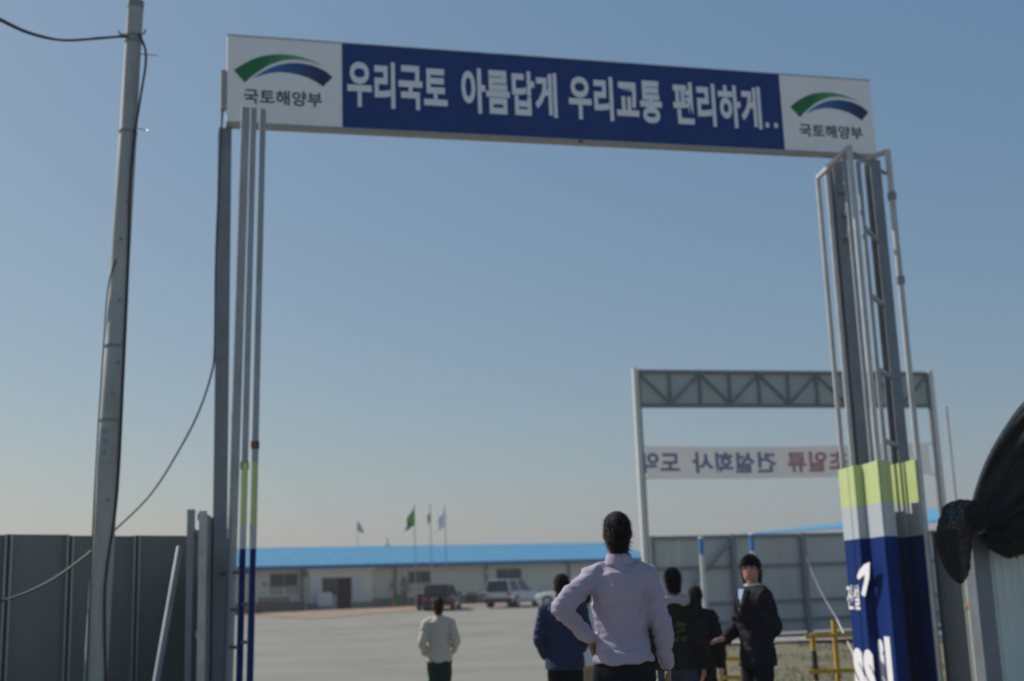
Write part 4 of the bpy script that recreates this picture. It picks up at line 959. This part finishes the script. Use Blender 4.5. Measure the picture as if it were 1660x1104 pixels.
def cap(mb, a, b, ra, rb, n=14):
    a, b = Vector(a), Vector(b); t = (b - a).normalized()
    mb.tube([a - t * ra * .8, a - t * ra * .5, a, a.lerp(b, .5), b, b + t * rb * .5, b + t * rb * .8], [ra * .55, ra * .85, ra, (ra + rb) / 2, rb, rb * .85, rb * .55], n)
def person(xpx, Y, h, yaw, label, skin, hair, top, bottom, armL, armR, collar=None, hair_style='short', hood=None, vox=.013, hem=.90, head_turn=0.0, slim=1.0, sleeve=1.0, jacket=False, stance=.10, wrinkle=.016, graphic=None, xref=None, extra=None, head_tilt=0.):
    """local axes: +y is where the person looks, +x the person's right hand side; joints for a 1.75 m body"""
    s = h / 1.75; z0 = gz(Y); P = atxz(xpx, Y, z0 + 1.45 * s)
    root = thing('person', Vector((P.x, Y, z0)), label, 'person'); c, sn = math.cos(yaw), math.sin(yaw)
    def T(x, y, z): x, y, z = x * s, y * s, z * s; return Vector((P.x + x * c - y * sn, Y + x * sn + y * c, z0 + z))
    ch, sh = math.cos(head_turn), math.sin(head_turn)
    def H(x, y, z): x, y, z = x * .92 + (z - 1.53) * math.tan(head_tilt), y * .94, 1.5 + (z - 1.5) * .93; return T(x * ch - y * sh, x * sh + y * ch, z)
    arms = {-1: armL, 1: armR}
    def ringz(z, a, b, yo=0., n=24, fn=None): return [(fn or T)(a * math.cos(t), yo + b * math.sin(t), z) for t in [2 * math.pi * k / n for k in range(n)]]
    # ---- body
    bm_ = MB()
    hd = [(1.515, .045, .05, .02), (1.535, .062, .075, .012), (1.565, .07, .09, .006), (1.60, .075, .098, .0), (1.64, .078, .1, -.002), (1.68, .077, .098, -.004), (1.715, .064, .082, -.006), (1.738, .042, .055, -.008), (1.748, .015, .02, -.008)]
    bm_.loft([ringz(z, a, b, yo, fn=H) for z, a, b, yo in hd])
    cap(bm_, T(0, -.02, 1.42), H(0, -.012, 1.56), .056 * slim, .052)
    bm_.ell(H(0, .098, 1.605), (.013 * s, .018 * s, .02 * s), 10, 8)
    cap(bm_, H(0, .09, 1.645), H(0, .107, 1.605), .009, .013, 8)
    for k in (-1, 1): bm_.ell(H(k * .079, -.005, 1.625), (.012 * s, .02 * s, .032 * s), 10, 8)
    bm_.loft([ringz(z, a * slim, b) for z, a, b in ((.86, .14, .09), (1.0, .125, .085), (1.2, .13, .09), (1.36, .14, .085), (1.43, .08, .06))])
    for k in (-1, 1):
        sh_, el, wr, fd = Vector((k * .165 * slim, -.01, 1.395)), Vector(arms[k][0]), Vector(arms[k][1]), Vector(arms[k][2]).normalized()
        cap(bm_, T(*sh_), T(*el), .042, .036); cap(bm_, T(*el), T(*wr), .036, .025)
        # hand: palm, four fingers, thumb
        pn = Vector(arms[k][3]).normalized(); sd_ = fd.cross(pn).normalized()
        pe = wr + fd * .085; cap(bm_, T(*(wr + fd * .02 + sd_ * .014)), T(*(pe + sd_ * .022)), .018, .016, 10); cap(bm_, T(*(wr + fd * .02 - sd_ * .014)), T(*(pe - sd_ * .022)), .018, .016, 10); cap(bm_, T(*(wr + fd * .02)), T(*(pe)), .019, .017, 10)
        for q, (off_, ln, r_) in enumerate(((-.033, .062, .0088), (-.011, .074, .0092), (.011, .07, .009), (.033, .054, .008))):
            b0 = pe + sd_ * off_; m_ = b0 + fd * ln * .55 + pn * ln * .14; e_ = m_ + fd * ln * .36 + pn * ln * .34; cap(bm_, T(*b0), T(*m_), r_ * 1.08, r_, 8); cap(bm_, T(*m_), T(*e_), r_, r_ * .85, 8)
        b0 = wr + fd * .03 - sd_ * .03; m_ = b0 + fd * .035 - sd_ * .028 + pn * .012; e_ = m_ + fd * .034 - sd_ * .006 + pn * .012; cap(bm_, T(*b0), T(*m_), .012, .0105, 8); cap(bm_, T(*m_), T(*e_), .0105, .009, 8)
        hp, kn, an = Vector((k * .085, 0, .9)), Vector((k * stance * .95, .015, .49)), Vector((k * stance, -.02, .09))
        cap(bm_, T(*hp), T(*kn), .07, .05); cap(bm_, T(*kn), T(*an), .05, .034); cap(bm_, T(*an), T(k * (stance + .015), .1, .045), .034, .03)
    remesh(bm_, 'body', skin, root, vox * .62, 4)
    # ---- face
    for k in (-1, 1):
        MB().ell(H(k * .031, .089, 1.635), (.013 * s, .008 * s, .007 * s), 10, 6).build('eye', 'hair_black', root, smooth=True)
        MB().bar(H(k * .015, .096, 1.657), H(k * .047, .088, 1.658), .007, .006).build('eyebrow', hair, root)
    MB().ell(H(0, .090, 1.566), (.024 * s, .01 * s, .0075 * s), 10, 6).build('mouth', 'lip', root, smooth=True)
    # ---- hair
    hb = MB()
    if hair_style == 'short':
        hb.loft([ringz(z, a, b, yo, fn=H) for z, a, b, yo in ((1.505, .036, .03, -.05), (1.53, .052, .045, -.052), (1.565, .064, .062, -.045), (1.60, .074, .08, -.03), (1.64, .081, .096, -.018), (1.68, .081, .103, -.01), (1.715, .07, .092, -.008), (1.742, .048, .065, -.01), (1.757, .02, .03, -.01))])
    else:
        hb.loft([ringz(z, a, b, yo, fn=H) for z, a, b, yo in ((1.47, .07, .035, -.06), (1.50, .085, .05, -.055), (1.55, .092, .065, -.045), (1.60, .095, .082, -.034), (1.64, .096, .098, -.022), (1.68, .094, .112, -.008), (1.715, .084, .106, -.004), (1.745, .06, .08, -.006), (1.768, .02, .03, -.008))])
        hb.loft([ringz(z, a, b, yo, fn=H) for z, a, b, yo in ((1.662, .06, .02, .085), (1.68, .07, .025, .082), (1.71, .06, .03, .07))])
    remesh(hb, 'hair', hair, root, .008, 2, 0, strands=1500)
    # ---- trousers
    tb = MB(); tb.loft([ringz(z, a * slim, b, yo) for z, a, b, yo in ((.80, .155, .115, -.01), (.88, .165, .125, -.012), (.95, .15, .112, -.008), (1.0, .13, .095, -.004))])
    for k in (-1, 1):
        cap(tb, T(k * .085, -.005, .88), T(k * stance * .95, .015, .49), .088, .066); cap(tb, T(k * stance * .95, .015, .49), T(k * stance, -.02, .1), .066, .058)
    remesh(tb, 'trousers', bottom, root, vox, 4, .012, .13)
    for k in (-1, 1):
        sb_ = MB(); cap(sb_, T(k * stance, -.05, .05), T(k * (stance + .02), .14, .042), .046, .04); o = remesh(sb_, 'shoe', 'shoe', root, .012, 3)
    # ---- top
    ub = MB(); e = .02 if jacket else 0.
    ub.loft([ringz(z, (a + e) * slim, b + e, yo) for z, a, b, yo in ((hem, .176, .142, -.012), (hem + .03, .174, .139, -.012), (1.0, .155, .115, -.008), (1.1, .15, .108, -.002), (1.22, .162, .118, .0), (1.32, .172, .122, -.004), (1.39, .165, .112, -.012), (1.43, .12, .088, -.016), (1.455, .075, .07, -.018), (1.475, .066, .066, -.018))])
    for k in (-1, 1):
        sh_, el, wr = Vector((k * .16 * slim, -.01, 1.385)), Vector(arms[k][0]), Vector(arms[k][1]); wr = el.lerp(wr, sleeve)
        cap(ub, T(k * .09, -.014, 1.415), T(*sh_), .05 + e * .5, .064 + e * .6); cap(ub, T(*sh_), T(*el), .066 + e * .7, .054 + e * .6); cap(ub, T(*el), T(*wr), .054 + e * .6, .04 + e * .4)
    remesh(ub, 'jacket' if jacket else 'shirt', top, root, vox * .85, 5, wrinkle, .10 if wrinkle < .02 else .13)
    if collar:
        cb = MB(); cb.loft([ringz(z, a, b, yo) for z, a, b, yo in ((1.44, .088, .082, -.02), (1.47, .077, .078, -.02), (1.505, .069, .072, -.018), (1.51, .06, .064, -.018))]); remesh(cb, 'collar', collar, root, .01, 2)
    if hood:
        hb_ = MB(); cap(hb_, T(-.1, -.09, 1.435), T(.1, -.09, 1.435), .045, .045); cap(hb_, T(-.1, -.05, 1.45), T(-.06, .06, 1.45), .035, .03); cap(hb_, T(.1, -.05, 1.45), T(.06, .06, 1.45), .035, .03); remesh(hb_, 'hood', hood, root, .012, 5, .012, .08)
    if graphic:
        r_ = random.Random(4); gb = MB()
        for q in range(26):
            u_, v_ = r_.uniform(-.08, .08), r_.uniform(1.08, 1.26); a = .12 + e + .012; yy = -a * math.sqrt(max(0, 1 - (u_ / .2) ** 2)) - .012; rr2 = r_.uniform(.008, .022)
            gb.extr([T(u_ + rr2 * math.cos(t) * 1.5, yy, v_ + rr2 * math.sin(t)) for t in [k * math.pi / 3 for k in range(6)]], T(0, .03, 0) - T(0, 0, 0))
        gb.build('printed_graphic', graphic, root)
    if extra: extra(T, root)
    return root
HANG_L = ((-.225, -.03, 1.10), (-.235, .05, .86), (0, .12, -1), (1, .1, 0)); HANG_R = ((.225, -.03, 1.10), (.235, .05, .86), (0, .12, -1), (-1, .1, 0))
# the tall man in lavender: one hand on his hip
person(1003, 6.9, 1.765, R(3), 'tall person in lavender shirt seen from behind with left hand on hip', 'skin_brown', 'hair_black', 'shirt_lavender', 'cloth_black',
       ((-.335, -.10, 1.235), (-.175, -.01, 1.06), (.35, .55, -.75), (.6, .2, -.6)), ((.21, -.03, 1.13), (.24, .03, .905), (.02, .1, -1), (-1, .1, 0)), collar='shirt_lavender', vox=.0125, hem=.93, slim=.93, sleeve=.93, wrinkle=.019)
person(912, 11.4, 1.60, R(-8), 'person in dark blue plaid jacket standing left of the lavender shirt', 'skin_fair', 'hair_black', 'cloth_plaid', 'cloth_black', ((-.235, -.03, 1.10), (-.2, .12, .95), (.3, 1, -.3), (1, 0, -.2)), ((.22, -.02, 1.12), (.15, .18, 1.0), (-.3, 1, 0), (-1, 0, -.2)), jacket=True, hem=.82)
person(948, 12.8, 1.62, R(10), 'person in white top half hidden behind the raised elbow of lavender shirt', 'skin_fair', 'hair_black', 'cloth_white', 'cloth_beige', HANG_L, HANG_R, hem=.84)
person(711, 16.0, 1.60, R(4), 'person in cream top and dark green trousers alone in the open yard', 'skin_fair', 'hair_brown', 'cloth_cream', 'cloth_green', ((-.235, -.06, 1.12), (-.2, .12, .98), (.4, 1, -.1), (1, 0, -.3)), ((.235, -.06, 1.12), (.2, .12, 1.0), (-.4, 1, 0), (-1, 0, -.3)), hem=.86, stance=.075)
person(1092, 10.0, 1.525, R(-5), 'person in black hooded jacket with grey hood and green print on the back', 'skin_fair', 'hair_black', 'cloth_hoodie', 'cloth_jeans', HANG_L, HANG_R, hood='cloth_grey', jacket=True, hem=.84, graphic='print_green', head_turn=R(12))
person(1129, 12.2, 1.50, R(-12), 'shorter person in plain black behind the grey hooded jacket', 'skin_fair', 'hair_black', 'cloth_black', 'cloth_black', HANG_L, HANG_R, jacket=True, hem=.82, slim=.9)
def suit_extra(T, root):
    MB().extr([T(-.045, .112, 1.45), T(.045, .112, 1.45), T(.0, .146, 1.27)], T(0, -.05, 0) - T(0, 0, 0)).build('shirt_front', 'cloth_bluegrey', root)
    for k in (-1, 1):
        MB().extr([T(k * .05, .106, 1.445), T(k * .085, .094, 1.435), T(k * .075, .142, 1.32), T(k * .004, .155, 1.16)], T(0, -.02, 0) - T(0, 0, 0)).build('lapel', 'cloth_suit', root)
    MB().loft([[T(.072 * math.cos(a) , -.01 + .075 * math.sin(a), z) for a in [2 * math.pi * q / 16 for q in range(16)]] for z in (1.45, 1.49)]).build('shirt_collar', 'cloth_white', root)
# suited person: body turned to the left, face towards the camera
person(1219, 10.0, 1.60, R(112), 'person in black suit turned left with one hand held out', 'skin_fair', 'hair_black', 'cloth_suit', 'cloth_black', ((-.20, -.06, 1.13), (-.105, -.01, .97), (.5, .1, -.7), (1, .1, 0)), ((.20, .03, 1.13), (.12, .235, 1.03), (-.15, 1, -.02), (-.2, 0, -1)),
       collar=None, hair_style='bob', jacket=True, hem=.80, head_turn=R(48), vox=.0125, slim=.84, sleeve=.94, extra=suit_extra)

# ------------------------------------------------------------------ haze over the yard
hm = bpy.data.materials.new('haze_air'); hm.use_nodes = True; hn = hm.node_tree.nodes; hn.clear()
hv = hn.new('ShaderNodeVolumePrincipled'); hv.inputs['Color'].default_value = (0.90, 0.84, 0.85, 1); hv.inputs['Density'].default_value = 0.0007; hv.inputs['Anisotropy'].default_value = 0.2
ho = hn.new('ShaderNodeOutputMaterial'); hm.node_tree.links.new(hv.outputs[0], ho.inputs['Volume']); MATS['haze_air'] = hm
hb = MB(); hb.hexa([(-220, -30, -1), (220, -30, -1), (220, 330, -1), (-220, 330, -1)], [(-220, -30, 9), (220, -30, 9), (220, 330, 9), (-220, 330, 9)])
hz_ = hb.build('haze', 'haze_air'); hz_['kind'] = 'stuff'; tag(hz_, 'thin pale haze hanging over the whole yard', 'haze')
S.cycles.volume_step_rate = 4.0; S.cycles.volume_bounces = 0
